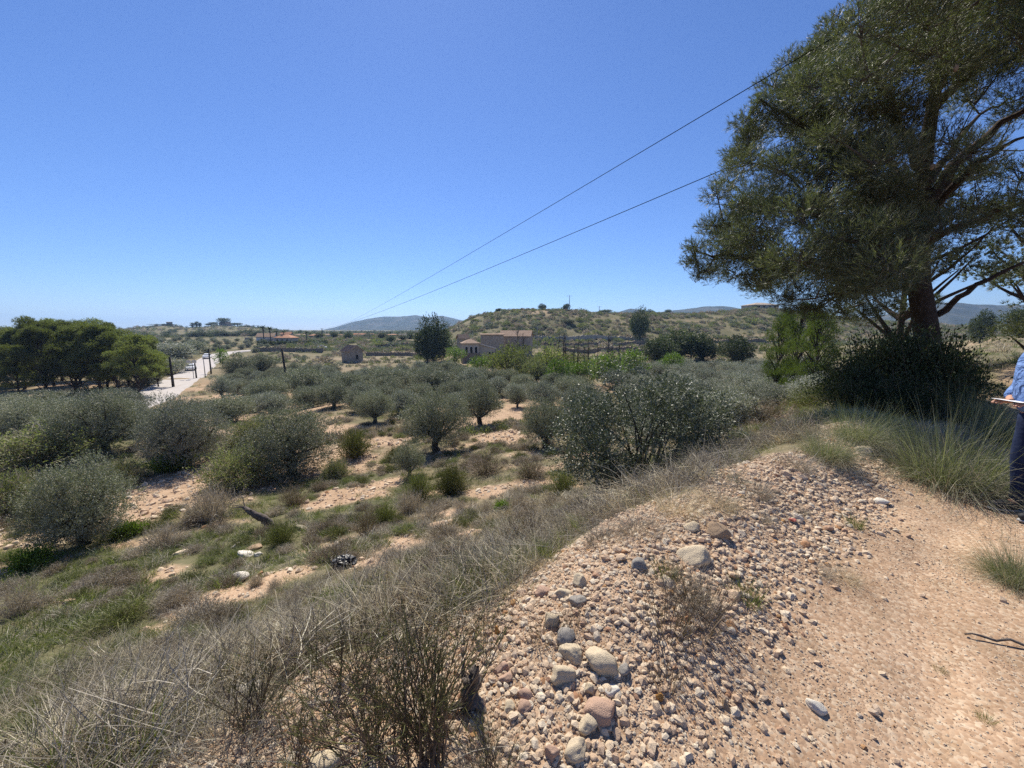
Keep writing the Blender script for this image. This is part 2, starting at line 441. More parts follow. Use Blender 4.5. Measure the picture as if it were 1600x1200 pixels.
def road_at(px, py):
    g = G(px, py); i = int(np.argmin(np.hypot(RX - g[0], RY - g[1]))); return i

# ------------------------------------------------------------------ mountains
def f_mount(nt, b):
    n = noise(nt, 0.012, 8, 0.7)
    nt.links.new(ramp(nt, n, [(0.35, (.045, .055, .045)), (0.52, (.075, .082, .066)), (0.66, (.14, .13, .105))]), b.inputs['Base Color'])
M_mount = mat('scrubby_mountain', f_mount, 1.0, 0.0)
def mountain(prof, depth, thick, seed, rough):
    px = np.array([p[0] for p in prof], float); py = np.array([p[1] for p in prof], float)
    U = np.linspace(px[0], px[-1], 220); hp = np.interp(U, px, py)
    crest = np.array([P(u, h, depth) for u, h in zip(U, hp)])
    base = -14.0
    S = np.linspace(-1, 1, 45)
    X = crest[:, 0][None] * (1 + S[:, None] * thick / depth); Y = np.full_like(X, depth) + S[:, None] * thick
    shape = (1 - np.abs(S) ** 1.25)[:, None]
    n = fbm(X / 260.0, Y / 260.0, seed, 5); rid = np.abs(fbm(X / 330.0, Y / 330.0, seed + 9, 4))
    Z = base + (crest[:, 2][None] - base) * shape * (1 - rough * rid * (1 - shape) * 3.0) + rough * 90 * n * (shape * (1 - shape) * 4)
    Z = Z + rough * 9 * fbm(X / 50.0, Y / 50.0, seed + 3, 3)
    w = X.shape[1]; i = np.arange(X.shape[0] - 1)[:, None] * w + np.arange(w - 1)[None]
    a = Acc(); a.add(np.stack([X, Y, Z], -1).reshape(-1, 3), np.stack([i, i + 1, i + w + 1, i + w], -1).reshape(-1, 4))
    return tag(link('mountain', a.build('mountain', M_mount, True)), kind='structure')
mountain([(330, 521), (400, 519), (455, 518), (500, 517), (525, 511), (550, 503.5), (575, 498), (600, 494.5), (625, 495), (650, 492.5), (668, 495.5), (690, 493), (712, 498), (740, 504), (800, 512), (860, 519)], 2300, 700, 5, 0.55)
mountain([(880, 515), (930, 499), (960, 489), (985, 482), (1005, 485), (1030, 488), (1060, 484), (1100, 479), (1130, 478), (1170, 484), (1230, 495), (1300, 510)], 1700, 450, 15, 0.45)
mountain([(1290, 512), (1350, 498), (1400, 488), (1440, 478), (1465, 474.5), (1490, 473), (1520, 475), (1560, 477), (1600, 476), (1680, 480), (1800, 490), (1950, 510)], 1400, 450, 25, 0.5)
mountain([(-500, 505), (-200, 508), (-60, 512), (40, 513), (120, 514), (200, 515), (240, 517), (280, 519)], 1500, 350, 35, 0.3)

# ------------------------------------------------------------------ the air
a = Acc(); box(a, (0, 0, 47), (9200, 9200, 160))
me = a.build('haze', [])
hm = bpy.data.materials.new('thin_haze'); hm.use_nodes = True; ht = hm.node_tree; ht.nodes.remove(ht.nodes['Principled BSDF'])
pv = ht.nodes.new('ShaderNodeVolumePrincipled'); pv.inputs['Color'].default_value = (.38, .62, 1.0, 1); pv.inputs['Density'].default_value = HAZE; pv.inputs['Anisotropy'].default_value = .35
ht.links.new(pv.outputs[0], ht.nodes['Material Output'].inputs['Volume']); me.materials.append(hm)
tag(link('haze', me), 'thin bluish air between the near bank and the mountains', 'haze', None, 'stuff')

# ------------------------------------------------------------------ vegetation materials
M_bark = plain('olive_bark', (.085, .072, .058), 0.95, 0.1, 0.35, 9, 0.6)
M_pbark = plain('pine_bark', (.060, .046, .037), 0.95, 0.1, 0.4, 12, 0.9)
M_twig = plain('grey_twig', (.105, .09, .075), 0.95, 0.1, 0.3, 20)
M_olive = leafmat('olive_leaf', [(0, (.115, .119, .070)), (.55, (.185, .188, .118)), (1, (.27, .267, .182))], (.29, .288, .22), 0.12, 0.6, 0.25, 0.22)
M_olive2 = leafmat('silver_olive_leaf', [(0, (.15, .156, .115)), (.55, (.22, .224, .172)), (1, (.31, .308, .245))], (.33, .33, .28), 0.12, 0.6, 0.25, 0.18)
M_holm = leafmat('wild_olive_leaf', [(0, (.055, .065, .034)), (.6, (.090, .102, .058)), (1, (.15, .16, .10))], (.17, .18, .14), 0.12, 0.45, 0.3, 0.1)
M_pine = leafmat('pine_needle', [(0, (.105, .112, .052)), (.6, (.175, .18, .08)), (1, (.28, .27, .13))], None, 0.45, 0.6, 0.2, 0.28)
M_pine_y = leafmat('young_pine_needle', [(0, (.075, .095, .024)), (.6, (.12, .15, .036)), (1, (.19, .21, .06))], None, 0.42, 0.5, 0.3, 0.12)
M_bigpine = leafmat('aleppo_needle', [(0, (.056, .064, .038)), (.5, (.092, .100, .056)), (.85, (.15, .155, .085)), (1, (.28, .26, .20))], None, 0.30, 0.5, 0.4, 0.1)
M_green = leafmat('spring_leaf', [(0, (.085, .13, .026)), (.6, (.13, .185, .038)), (1, (.19, .25, .06))], None, 0.36, 0.5, 0.3, 0.2)
M_dark = leafmat('evergreen_leaf', [(0, (.042, .052, .024)), (.6, (.070, .086, .038)), (1, (.115, .125, .062))], None, 0.24, 0.6, 0.2, 0.25)
M_thorn = leafmat('thorny_leaf', [(0, (.14, .145, .072)), (.6, (.20, .205, .105)), (1, (.29, .28, .16))], None, 0.28, 0.7, 0.2, 0.2)
M_dry = leafmat('dry_blade', [(0, (.30, .255, .165)), (.5, (.44, .385, .265)), (.85, (.58, .515, .375)), (1, (.72, .65, .49))], None, 0.28, 0.6, 0.25, 0.22, tint=(1.0, 0.9, 0.7))
M_grey = leafmat('grey_twig_blade', [(0, (.23, .20, .155)), (.6, (.35, .315, .255)), (1, (.50, .455, .375))], None, 0.22, 0.7, 0.2, 0.2, tint=(1.0, 0.9, 0.7))
M_fresh = leafmat('fresh_blade', [(0, (.10, .115, .036)), (.6, (.165, .175, .062)), (1, (.27, .265, .115))], None, 0.38, 0.55, 0.3, 0.22)
M_esp = leafmat('esparto_blade', [(0, (.13, .135, .075)), (.5, (.205, .21, .125)), (.85, (.30, .295, .195)), (1, (.45, .41, .30))], None, 0.26, 0.5, 0.35, 0.15)
M_broom = leafmat('broom_stem', [(0, (.085, .080, .040)), (.5, (.125, .128, .048)), (.9, (.19, .19, .065)), (1, (.30, .28, .09))], None, 0.15, 0.6, 0.3, 0.12)
M_brown = leafmat('brown_stem', [(0, (.125, .088, .062)), (.6, (.19, .14, .10)), (1, (.29, .225, .165))], None, 0.12, 0.75, 0.2, 0.15)
M_deadw = plain('dead_wood', (.13, .11, .095), 0.95, 0.1, 0.45, 14, 0.8)

# ------------------------------------------------------------------ crowns
def lobe_sprays(acc, C, r, nspray, nleaf, L, W, m=0, up=0.35, spread=0.55, hollow=0.45):
    """sprays of leaves standing out of a lobe of a crown"""
    d = rdir(nspray); d[:, 2] *= 0.9
    rr = r * (hollow + (1.12 - hollow) * rng.random(nspray) ** 0.6)
    p = C + d * rr[:, None] * np.array([1, 1, 0.85])
    sd = norm(d + np.array([0, 0, up]) + spread * rdir(nspray))
    sl = L * nleaf * 0.38
    k = np.arange(nleaf) / max(1, nleaf - 1)
    base = p[:, None] + sd[:, None] * (sl * k)[None, :, None]
    ld = norm(sd[:, None] * 0.75 + rdir(nspray * nleaf).reshape(nspray, nleaf, 3) * 0.85)
    leaves(acc, base.reshape(-1, 3), ld.reshape(-1, 3), L * (0.7 + 0.5 * rng.random(nspray * nleaf)), W * (0.8 + 0.4 * rng.random(nspray * nleaf)), m)

def olive(seed, H=3.6, R=2.0, lobes=17, nspray=70, nleaf=9, L=0.085, W=0.022, low=0.0, leaf=None, name='crown', trunk_h=0.26):
    global rng
    rng = np.random.default_rng(seed)
    tr = Acc(); cr = Acc()
    th = trunk_h * H
    base = np.array([[0, 0, -0.35], [0.02, 0, 0.05], rng.normal(size=3) * 0.07 + [0, 0, th * 0.55], rng.normal(size=3) * 0.10 + [0, 0, th]])
    tr_r = 0.065 * H
    tube(tr, base, np.array([1.55, 1.2, 0.9, 0.85]) * tr_r, 8, 0, False, 0.12)
    cz = 0.60 * H if low < 0.5 else 0.5 * H
    pts = []
    for i in range(lobes):
        for _ in range(40):
            d = rdir(1)[0]
            c = np.array([d[0] * R * 0.76, d[1] * R * 0.76, cz + d[2] * H * 0.32]) * (.86 + .24 * rng.random())
            if c[2] < (0.36 - 0.22 * low) * H: continue
            if all(np.linalg.norm(c - q) > 0.42 * R for q in pts): break
        pts.append(c)
    lob = [(p, R * (0.22 + 0.22 * rng.random())) for p in pts]
    for p, r in lob:
        st = base[-1] if rng.random() < 0.75 else base[-2]
        q = curve(st, p, 5, 0.22); tube(tr, q, np.linspace(0.34, 0.07, 5) * tr_r * (1.0 + rng.random() * 0.6), 5)
        lobe_sprays(cr, p, r, nspray, nleaf, L, W)
    ni = int(nspray * lobes * 0.16)
    d = rdir(ni); c = np.array([0, 0, cz]) + d * np.array([R * .6, R * .6, H * .25]) * (rng.random(ni) ** .5)[:, None]
    for k in range(0, ni, max(1, ni // 6)): lobe_sprays(cr, c[k], R * 0.3, max(6, ni // 6), nleaf, L, W)
    return [('trunk', tr.build('olive_trunk', M_bark, True)), ('crown', cr.build('olive_crown', leaf or M_olive))]

def pine(seed, H=10.5, R=3.2, lobes=26, ntuft=75, L=0.34, W=0.05, th=0.42, m=None, bend=0.5, n_need=7):
    global rng
    rng = np.random.default_rng(seed)
    tr = Acc(); cr = Acc()
    top = np.array([rng.normal() * bend, rng.normal() * bend, H * 0.93])
    T = curve([0, 0, -0.5], top, 9, 0.05); tube(tr, T, np.linspace(0.034, 0.006, 9) * H * 0.55, 7, 0, False, 0.06)
    for i in range(lobes):
        f = rng.random() ** 0.8; z = H * (th + (0.97 - th) * f)
        prof = math.sin(math.pi * min(1, 0.16 + 0.80 * f)) ** 0.6
        a = rng.random() * 2 * math.pi; rr = R * prof * (0.35 + 0.6 * rng.random())
        p = np.array([math.cos(a) * rr, math.sin(a) * rr, z]) + np.array([top[0], top[1], 0]) * f
        j = int(np.clip((z / H - 0.12) / 0.93 * 8, 1, 7))
        tube(tr, curve(T[j], p, 5, 0.15), np.linspace(0.085, 0.02, 5), 4)
        r = R * (0.22 + 0.14 * rng.random())
        d = rdir(ntuft); d[:, 2] = np.abs(d[:, 2]) * 1.0 - 0.55 * rng.random(ntuft)
        c = p + norm(d) * (r * (0.35 + 0.7 * rng.random(ntuft)))[:, None] * np.array([1, 1, 0.75])
        td = norm(d + np.array([0, 0, .55]) + 0.5 * rdir(ntuft))
        nd = norm(np.repeat(td, n_need, 0) + 0.75 * rdir(ntuft * n_need))
        needles(cr, np.repeat(c, n_need, 0), nd, L * (0.7 + 0.6 * rng.random(ntuft * n_need)), W)
    return [('trunk', tr.build('pine_trunk', M_pbark, True)), ('crown', cr.build('pine_crown', m or M_pine))]

def round_tree(seed, H, R, m, lobes=12, n=60, L=0.3, W=0.16, th=0.3, trunk_m=None, squash=1.0):
    global rng
    rng = np.random.default_rng(seed)
    tr = Acc(); cr = Acc()
    T = curve([0, 0, -0.5], [rng.normal() * .1, rng.normal() * .1, H * th], 4, 0.1); tube(tr, T, np.linspace(0.05, 0.035, 4) * H, 6)
    for i in range(lobes):
        d = rdir(1)[0]; p = np.array([d[0] * R * .68, d[1] * R * .68, H * (th + 1) / 2 + d[2] * H * (1 - th) * .36 * squash])
        tube(tr, curve(T[-1], p, 4, .15), np.linspace(.022, .006, 4) * H, 4)
        lobe_sprays(cr, p, R * (.34 + .16 * rng.random()), n, 5, L, W, 0, .3, .7)
    return [('trunk', tr.build('tree_trunk', trunk_m or M_bark, True)), ('crown', cr.build('tree_crown', m))]

def dome_shrub(seed, R, H, m, nst=260, L=None, W=0.012, leafm=None, nleaf=0, lL=0.03, lW=0.012, spread=1.0):
    """a low bush: stems fanning from the base, with or without small leaves"""
    global rng
    rng = np.random.default_rng(seed)
    a = Acc(); st = Acc()
    d = rdir(nst); d[:, 2] = np.abs(d[:, 2]); e = norm(d * np.array([spread, spread, 1]) + np.array([0, 0, .25]))
    B = np.stack([rng.normal(size=nst) * R * .16, rng.normal(size=nst) * R * .16, np.full(nst, -0.03)], -1)
    ell = 1 / np.sqrt((e[:, 0] ** 2 + e[:, 1] ** 2) / R ** 2 + e[:, 2] ** 2 / H ** 2)
    LL = ell * (0.65 + .42 * rng.random(nst))
    blades(st, B, e, LL, W, 0.10 * rng.random(nst), 2)
    # side twigs on the outer half
    k = 4; t = 0.45 + .5 * rng.random((nst, k)); c = (B[:, None] + e[:, None] * (LL[:, None] * t)[..., None]).reshape(-1, 3)
    dd = norm(np.repeat(e, k, 0) + .8 * rdir(nst * k)); blades(st, c, dd, np.repeat(LL, k) * (.15 + .2 * rng.random(nst * k)), W * .8, 0.1, 1)
    parts = [('stems', st.build('bush_stems', m))]
    if nleaf:
        t = 0.5 + .5 * rng.random((nst, nleaf)) ** .7; c = (B[:, None] + e[:, None] * (LL[:, None] * t)[..., None]).reshape(-1, 3) + rng.normal(size=(nst * nleaf, 3)) * R * .06
        leaves(a, c, norm(np.repeat(e, nleaf, 0) + .9 * rdir(nst * nleaf)), lL * (.7 + .6 * rng.random(nst * nleaf)), lW)
        parts.append(('leaves', a.build('bush_leaves', leafm or m)))
    return parts

def tussock(seed, n, R, L, W, m, lean=0.8, droop=0.55, segs=3):
    global rng
    rng = np.random.default_rng(seed)
    a = Acc(); d = rdir(n); d[:, 2] = 0; d = d * (lean * rng.random(n))[:, None] + np.array([0, 0, 1.0])
    ph = rng.random(n) * 6.283; rr = R * np.sqrt(rng.random(n)); B = np.stack([np.cos(ph) * rr, np.sin(ph) * rr, np.full(n, -.04)], -1)
    d[:, :2] += B[:, :2] / max(R, .01) * lean * .6
    blades(a, B, d, L * (.45 + .65 * rng.random(n)), W, droop * rng.random(n) * 1.3, segs)
    return a.build('grass_tussock', m)

# ------------------------------------------------------------------ scattered ground cover (nobody could count it)
def source(name, me):
    o = bpy.data.objects.new(name, me); return o
def scatter(name, label, cat, pts, rot, scl, idx, meshes):
    src = bpy.data.collections.new(name + '_kinds')
    for i, m_ in enumerate(meshes): src.objects.link(source(f'{name}_kind_{i:02d}', m_))
    me = bpy.data.meshes.new(name); me.vertices.add(len(pts)); me.vertices.foreach_set('co', np.asarray(pts, np.float32).ravel())
    a = me.attributes.new('rot', 'FLOAT_VECTOR', 'POINT'); a.data.foreach_set('vector', np.asarray(rot, np.float32).ravel())
    a = me.attributes.new('scl', 'FLOAT', 'POINT'); a.data.foreach_set('value', np.asarray(scl, np.float32))
    a = me.attributes.new('idx', 'INT', 'POINT'); a.data.foreach_set('value', np.asarray(idx, np.int32))
    ng = bpy.data.node_groups.new(name + '_scatter', 'GeometryNodeTree')
    ng.interface.new_socket('Geometry', in_out='INPUT', socket_type='NodeSocketGeometry'); ng.interface.new_socket('Geometry', in_out='OUTPUT', socket_type='NodeSocketGeometry')
    gi = ng.nodes.new('NodeGroupInput'); go = ng.nodes.new('NodeGroupOutput'); ip = ng.nodes.new('GeometryNodeInstanceOnPoints')
    ci = ng.nodes.new('GeometryNodeCollectionInfo'); ci.inputs['Collection'].default_value = src; ci.inputs['Separate Children'].default_value = True; ci.inputs['Reset Children'].default_value = True
    ip.inputs['Pick Instance'].default_value = True
    for nm, ty, sk in (('idx', 'INT', 'Instance Index'), ('rot', 'FLOAT_VECTOR', 'Rotation'), ('scl', 'FLOAT', 'Scale')):
        na_ = ng.nodes.new('GeometryNodeInputNamedAttribute'); na_.data_type = ty; na_.inputs['Name'].default_value = nm
        ng.links.new(next(s for s in na_.outputs if s.enabled and s.name == 'Attribute'), ip.inputs[sk])
    ng.links.new(gi.outputs[0], ip.inputs['Points']); ng.links.new(ci.outputs[0], ip.inputs['Instance']); ng.links.new(ip.outputs[0], go.inputs[0])
    o = link(name, me); md = o.modifiers.new('scatter', 'NODES'); md.node_group = ng
    return tag(o, label, cat, None, 'stuff')

def in_view(x, y, margin=0.12):
    return (y > 0.4) & (np.abs(x / np.maximum(y, .01)) < 1.334 + margin + .22 * (y < 6))
def cand(n, rmin, rmax, power=1.0):
    """points over the view fan, denser near the camera"""
    u = rng.random(n); r = rmin * (rmax / rmin) ** u if power == 0 else (rmin ** power + u * (rmax ** power - rmin ** power)) ** (1 / power)
    a = np.radians(-60 + 120 * rng.random(n)); x = r * np.sin(a); y = r * np.cos(a); k = in_view(x, y); return x[k], y[k], r[k]
def rots(n, tilt=0.25): return np.stack([rng.normal(size=n) * tilt, rng.normal(size=n) * tilt, rng.random(n) * 6.283], -1)

DRY_HI = [tussock(100 + i, 170, .15, [.20, .26, .22, .30][i], .0040, [M_dry, M_grey, M_grey, M_dry][i], [1.8, 1.4, 2.2, 1.2][i], 1.0, 4) for i in range(4)]
DRY_MD = [tussock(110 + i, 110, .22, .26, .010, [M_dry, M_grey, M_grey][i], 1.5, .9, 3) for i in range(3)]
DRY_LO = [tussock(120 + i, 50, .40, .40, .035, [M_dry, M_grey][i], 0.9, .5, 2) for i in range(2)]
GRN_HI = [tussock(130 + i, 190, .15, .20, .0040, [M_fresh, M_esp, M_fresh][i], 1.3, .8) for i in range(3)]
GRN_MD = [tussock(140 + i, 120, .24, .24, .010, [M_fresh, M_esp, M_fresh][i], 1.3, .8, 2) for i in range(3)]
GRN_LO = [tussock(150 + i, 50, .45, .36, .035, [M_fresh, M_esp][i], 0.9, .5, 2) for i in range(2)]

def tangle(seed, R, n, m, r=.0015):
    global rng
    rng = np.random.default_rng(seed); a = Acc()
    for i in range(n):
        p = rdir(1)[0] * R * np.array([1, 1, .35]) * rng.random() ** .5; p[2] = abs(p[2]) * .8; d = norm(rdir(1)[0] * np.array([1, 1, .6]) + [0, 0, .25])
        tube(a, curve(p, p + d * R * (.4 + .8 * rng.random()), 5, .3), np.linspace(r, r * .4, 5), 3)
    return a.build('twig_tangle', m)
DRY_HI += [tangle(160 + i, .20, 130, [M_grey, M_dry, M_brown][i]) for i in range(3)]
M_straw = leafmat('pale_straw', [(0, (.52, .46, .33)), (1, (.80, .74, .60))], None, .2, .6, .2, .1)
DRY_HI += [tussock(170, 16, .18, .30, .0042, M_straw, 1.4, .7, 4), tangle(171, .24, 16, M_straw, .0022)] + [tangle(172 + i, .26, 150, [M_grey, M_grey, M_dry][i], .0016) for i in range(3)]
rng = np.random.default_rng(400)
def cover(n, rmin, rmax, power):
    x, y, r = cand(n, rmin, rmax, power)
    b, g = zones(x, y); s = sdist(x, y)
    keep = rng.random(len(x)) > np.clip(b * 1.12 - 0.02, 0, 0.985)
    # thin out on the gravel plateau
    pl = (s < -0.3) & (r < 7)
    keep &= ~(pl & (rng.random(len(x)) > 0.02))
    keep &= rng.random(len(x)) < 0.25 + 1.3 * sm(0.38, 0.62, fbm(x / 0.8, y / 0.8, 905, 3) + .5)
    ir = np.array([np.min(np.hypot(RX - a_, RY - b_)) if 45 < c_ < 170 else 99 for a_, b_, c_ in zip(x, y, r)])
    keep &= ir > 3.2
    x, y, r, g = x[keep], y[keep], r[keep], g[keep]
    return x, y, r, g
xs, ys, rs, gs = [np.concatenate(v) for v in zip(cover(8500, 1.3, 9, 1.0), cover(10000, 9, 30, 1.2), cover(7000, 30, 100, 1.1), cover(5000, 100, 330, 1.0))]
zs = height0(xs, ys)
isg = rng.random(len(xs)) < np.clip(gs * 0.95 - 0.12, 0.03, 0.95)
lod = np.where(rs < 7.5, 0, np.where(rs < 26, 1, 2))
scl = (0.55 + 0.75 * rng.random(len(xs))) * np.where(lod == 2, 0.9 + 0.5 * sm(60, 250, rs), 1.0) * (0.65 + 0.6 * vnoise(xs / 1.7, ys / 1.7, 900))
for nm, lab, flag, kinds in (('dry_grass', 'dry straw coloured grass covering the bank and the valley', ~isg, (DRY_HI, DRY_MD, DRY_LO)), ('green_grass', 'fresh green grass and herbs growing between the dry tufts', isg, (GRN_HI, GRN_MD, GRN_LO))):
    off = [0, len(kinds[0]), len(kinds[0]) + len(kinds[1])]; cnt = [len(k) for k in kinds]
    l = lod[flag]; ii = np.array(off)[l] + (rng.random(len(l)) * np.array(cnt)[l]).astype(int)
    scatter(nm, lab, 'grass', np.stack([xs, ys, zs - .01], -1)[flag], rots(len(l), .30), scl[flag], ii, [m_ for k in kinds for m_ in k])

# scrub on the hill and the far fields
def scrub_mesh(seed, m, n=170):
    global rng
    rng = np.random.default_rng(seed); a = Acc(); d = rdir(n); d[:, 2] = np.abs(d[:, 2]); c = d * (0.35 + .65 * rng.random(n))[:, None] * np.array([.6, .6, .55])
    leaves(a, c, norm(d + .6 * rdir(n)), .20, .085); return a.build('scrub_bush', m)
SCRUB = [scrub_mesh(200 + i, [M_thorn, M_olive2, M_thorn, M_grey, M_grey, M_olive][i]) for i in range(6)]
rng = np.random.default_rng(410)
n = 21000; yy = 150 + 190 * rng.random(n); uu = -0.62 + 2.0 * rng.random(n); xx = uu * yy
k = (vnoise(xx / 9, yy / 9, 55) > 0.24); xx, yy = xx[k], yy[k]
n2 = 5200; r2 = 24 + 150 * rng.random(n2) ** 1.1; a2 = np.radians(-57 + 112 * rng.random(n2)); x2 = r2 * np.sin(a2); y2 = r2 * np.cos(a2)
bb, gg = zones(x2, y2); k2 = (bb < 0.6) & (vnoise(x2 / 7, y2 / 7, 66) > 0.42) & (sdist(x2, y2) > 10); x2, y2 = x2[k2], y2[k2]
n3 = 9000; r3 = 290 + 620 * rng.random(n3); a3 = np.radians(-57 + 112 * rng.random(n3)); x3 = r3 * np.sin(a3); y3 = r3 * np.cos(a3)
xx = np.concatenate([xx, x2, x3]); yy = np.concatenate([yy, y2, y3])
ir = np.array([np.min(np.hypot(RX - a_, RY - b_)) for a_, b_ in zip(xx, yy)]); k = ir > 4.2; xx, yy = xx[k], yy[k]
sc = np.exp(rng.normal(size=len(xx)) * .38) * (0.62 + 0.75 * sm(60, 160, np.hypot(xx, yy)) + 0.9 * sm(280, 500, np.hypot(xx, yy)))
scatter('scrub_vegetation', 'low grey green scrub dotted over the hill and the far fields', 'scrub', np.stack([xx, yy, height0(xx, yy) - .05], -1), rots(len(xx), .1), sc, rng.integers(0, 6, len(xx)), SCRUB)

LOWS = [dome_shrub(220 + i, .34, [.30, .26, .38, .28, .24][i], [M_grey, M_grey, M_brown, M_broom, M_thorn][i], 240, None, .008, [M_grey, M_grey, M_grey, M_broom, M_thorn][i], 5, .025, .010) for i in range(5)]
LOWS = [j for j in LOWS]
def merged(parts):
    """one mesh of a low bush for the ground cover"""
    a = Acc(); ms = []
    for k_, (nm_, me_) in enumerate(parts):
        V = np.empty(len(me_.vertices) * 3, np.float32); me_.vertices.foreach_get('co', V); F = [tuple(p.vertices) for p in me_.polygons]
        a.add(V.reshape(-1, 3), np.array([f for f in F if len(f) == 4]), None, k_); ms.append(me_.materials[0])
    return a.build('low_bush', ms)
LOWM = [merged(p_) for p_ in LOWS]
rng = np.random.default_rng(420)
x, y, r = cand(3000, 3.2, 34, 1.15); b_, g_ = zones(x, y); s_ = sdist(x, y)
k = (s_ > .9) & (b_ < .75) & (vnoise(x / 1.5, y / 1.5, 430) > .45); x, y, r = x[k], y[k], r[k]
scatter('low_scrub', 'grey and brown cushion scrub dotted over the slope of the bank', 'scrub', np.stack([x, y, height0(x, y) - .02], -1), rots(len(x), .12), (.5 + 1.0 * rng.random(len(x)) ** 1.5) * (.75 + .4 * sm(8, 25, r)), rng.integers(0, 5, len(x)), LOWM)

def clump(seed, m):
    global rng
    rng = np.random.default_rng(seed); a = Acc()
    for i in range(7):
        d = rdir(1)[0]; lobe_sprays(a, np.array([d[0] * 1.1, d[1] * 1.1, 1.7 + d[2] * 1.0]), .85, 26, 4, .30, .16, 0, .3, .7)
    return a.build('far_tree_clump', m)
rng = np.random.default_rng(440); n = 2600
r = 230 + 520 * rng.random(n); a_ = np.radians(-57 + 112 * rng.random(n)); x = r * np.sin(a_); y = r * np.cos(a_)
k = (vnoise(x / 60, y / 14, 450) > .52) & ~((x / np.maximum(y, 1) > -.22) & (y < 300)); x, y, r = x[k], y[k], r[k]
CLM = [clump(460 + i, [M_dark, M_dark, M_olive][i]) for i in range(3)]
rng = np.random.default_rng(441)
scatter('distant_trees', 'dark lines of far trees across the plain under the mountains', 'trees', np.stack([x, y, height0(x, y) - .3], -1), rots(len(x), .05), .55 + .7 * rng.random(len(x)), rng.integers(0, 3, len(x)), CLM)

# ------------------------------------------------------------------ olive grove
OL_HI = [olive(301 + i, 3.6, 2.05, 24, 245, 9, .082, .025, low=[0, 1, .6, 1][i], leaf=[M_olive, M_olive, M_olive2, M_olive, M_olive][i]) for i in range(4)]
OL_MD = [olive(311 + i, 3.4, 2.0, 20, 150, 7, .13, .046, low=[.8, 1, .3, .6][i], leaf=[M_olive, M_olive2, M_olive, M_olive][i]) for i in range(4)]
OL_LO = [olive(321 + i, 3.2, 2.0, 14, 70, 6, .22, .085, low=1, leaf=[M_olive, M_olive2, M_olive][i]) for i in range(3)]
OL_SV = [olive(331 + i, 3.2, 2.0, 17, 130, 6, .14, .052, low=1, leaf=M_olive2) for i in range(2)]
OL_TR = [olive(341 + i, 3.2, 1.7, 16, 170, 8, .09, .03, low=0, leaf=[M_olive, M_olive2][i], trunk_h=.36) for i in range(2)]
rng = np.random.default_rng(500)
placed = []
def put_olive(kind, px, py, wpx, hpx, label, group=None, rz=None, depth=None):
    g = G(px, py)
    dep = g[1]; w = wpx * dep / 600.0; h = hpx * dep / 600.0
    me0 = kind[int(rng.integers(len(kind)))]
    root = place('olive_tree', me0, label, 'olive tree', (g[0], g[1], g[2] - .05), rng.random() * 6.28 if rz is None else rz, (w / 5.2, w / 5.2, h / 3.8), group)
    placed.append((g[0], g[1], w * .5)); return root
put_olive(OL_HI[2:], 132, 850, 178, 162, 'grey green olive bush beside the oval bare patch, lowest down the slope', 'olive trees')
NEAR = [
 (292, 728, 150, 128, 'broad dense olive with deep shade on green weeds behind the oval bare patch', OL_HI),
 (165, 706, 135, 98, 'dusky olive between the thorn thicket and the broad dense olive', OL_HI),
 (458, 742, 165, 122, 'big rounded olive standing above the brown broom bush and the dead leaning trunk', OL_HI),
 (682, 704, 128, 98, 'big silvery olive with full skirt behind the small pale olive', OL_HI),
 (750, 664, 96, 84, 'old olive with thick dark trunk showing beside the pale bare ground', OL_TR),
 (586, 660, 72, 52, 'compact round olive bush alone between two pale bare strips', OL_HI),
 (640, 745, 78, 70, 'small pale olive on thin stems in front of the big silvery olive', OL_TR),
 (852, 700, 95, 82, 'olive tucked beside the glossy wild olive bush', OL_HI),
 (915, 672, 95, 82, 'pale olive rising behind the glossy wild olive bush', OL_HI),
 (808, 636, 44, 36, 'tiny olive on a bare stem alone in a pale clearing', OL_TR),
 (349, 627, 58, 46, 'olive with bare dark trunk and sparse brownish crown by the pale clearing', OL_TR),
 (418, 634, 72, 50, 'olive behind the big rounded olive, next to the leaning utility pole', OL_MD),
 (40, 690, 130, 70, 'dark olive under the sagging wires at the edge of the thorn thicket', OL_HI),
 (75, 655, 100, 48, 'flat topped olive below the pine wood', OL_MD),
 (480, 622, 76, 50, 'olive rising just behind the shoulder of the big rounded olive', OL_MD),
 (545, 626, 72, 46, 'olive just behind the compact round olive bush', OL_MD),
 (612, 612, 74, 44, 'olive at the far side of the first pale bare strip', OL_MD),
 (676, 616, 76, 46, 'olive in line between the big silvery olive and the arched house', OL_MD),
 (735, 612, 66, 42, 'olive just behind the old olive with thick trunk', OL_MD),
 (850, 636, 66, 46, 'olive behind the clearing with the tiny olive', OL_MD),
 (890, 628, 66, 46, 'olive in front of the bright green saplings', OL_MD),
 (375, 590, 56, 34, 'dark round olive beside the road bend', OL_MD),
 (410, 586, 50, 34, 'dark round olive touching the leaning utility pole', OL_MD),
 (300, 660, 72, 38, 'olive between the road and the broad dense olive', OL_MD),
 (240, 668, 74, 34, 'olive in front of the tarred roadside pole', OL_MD),
 (360, 660, 84, 50, 'olive behind the thorny green bush', OL_MD),
]
for (px, py, w, h, lab, kd) in NEAR: put_olive(kd, px, py, w, h, lab, 'olive trees')
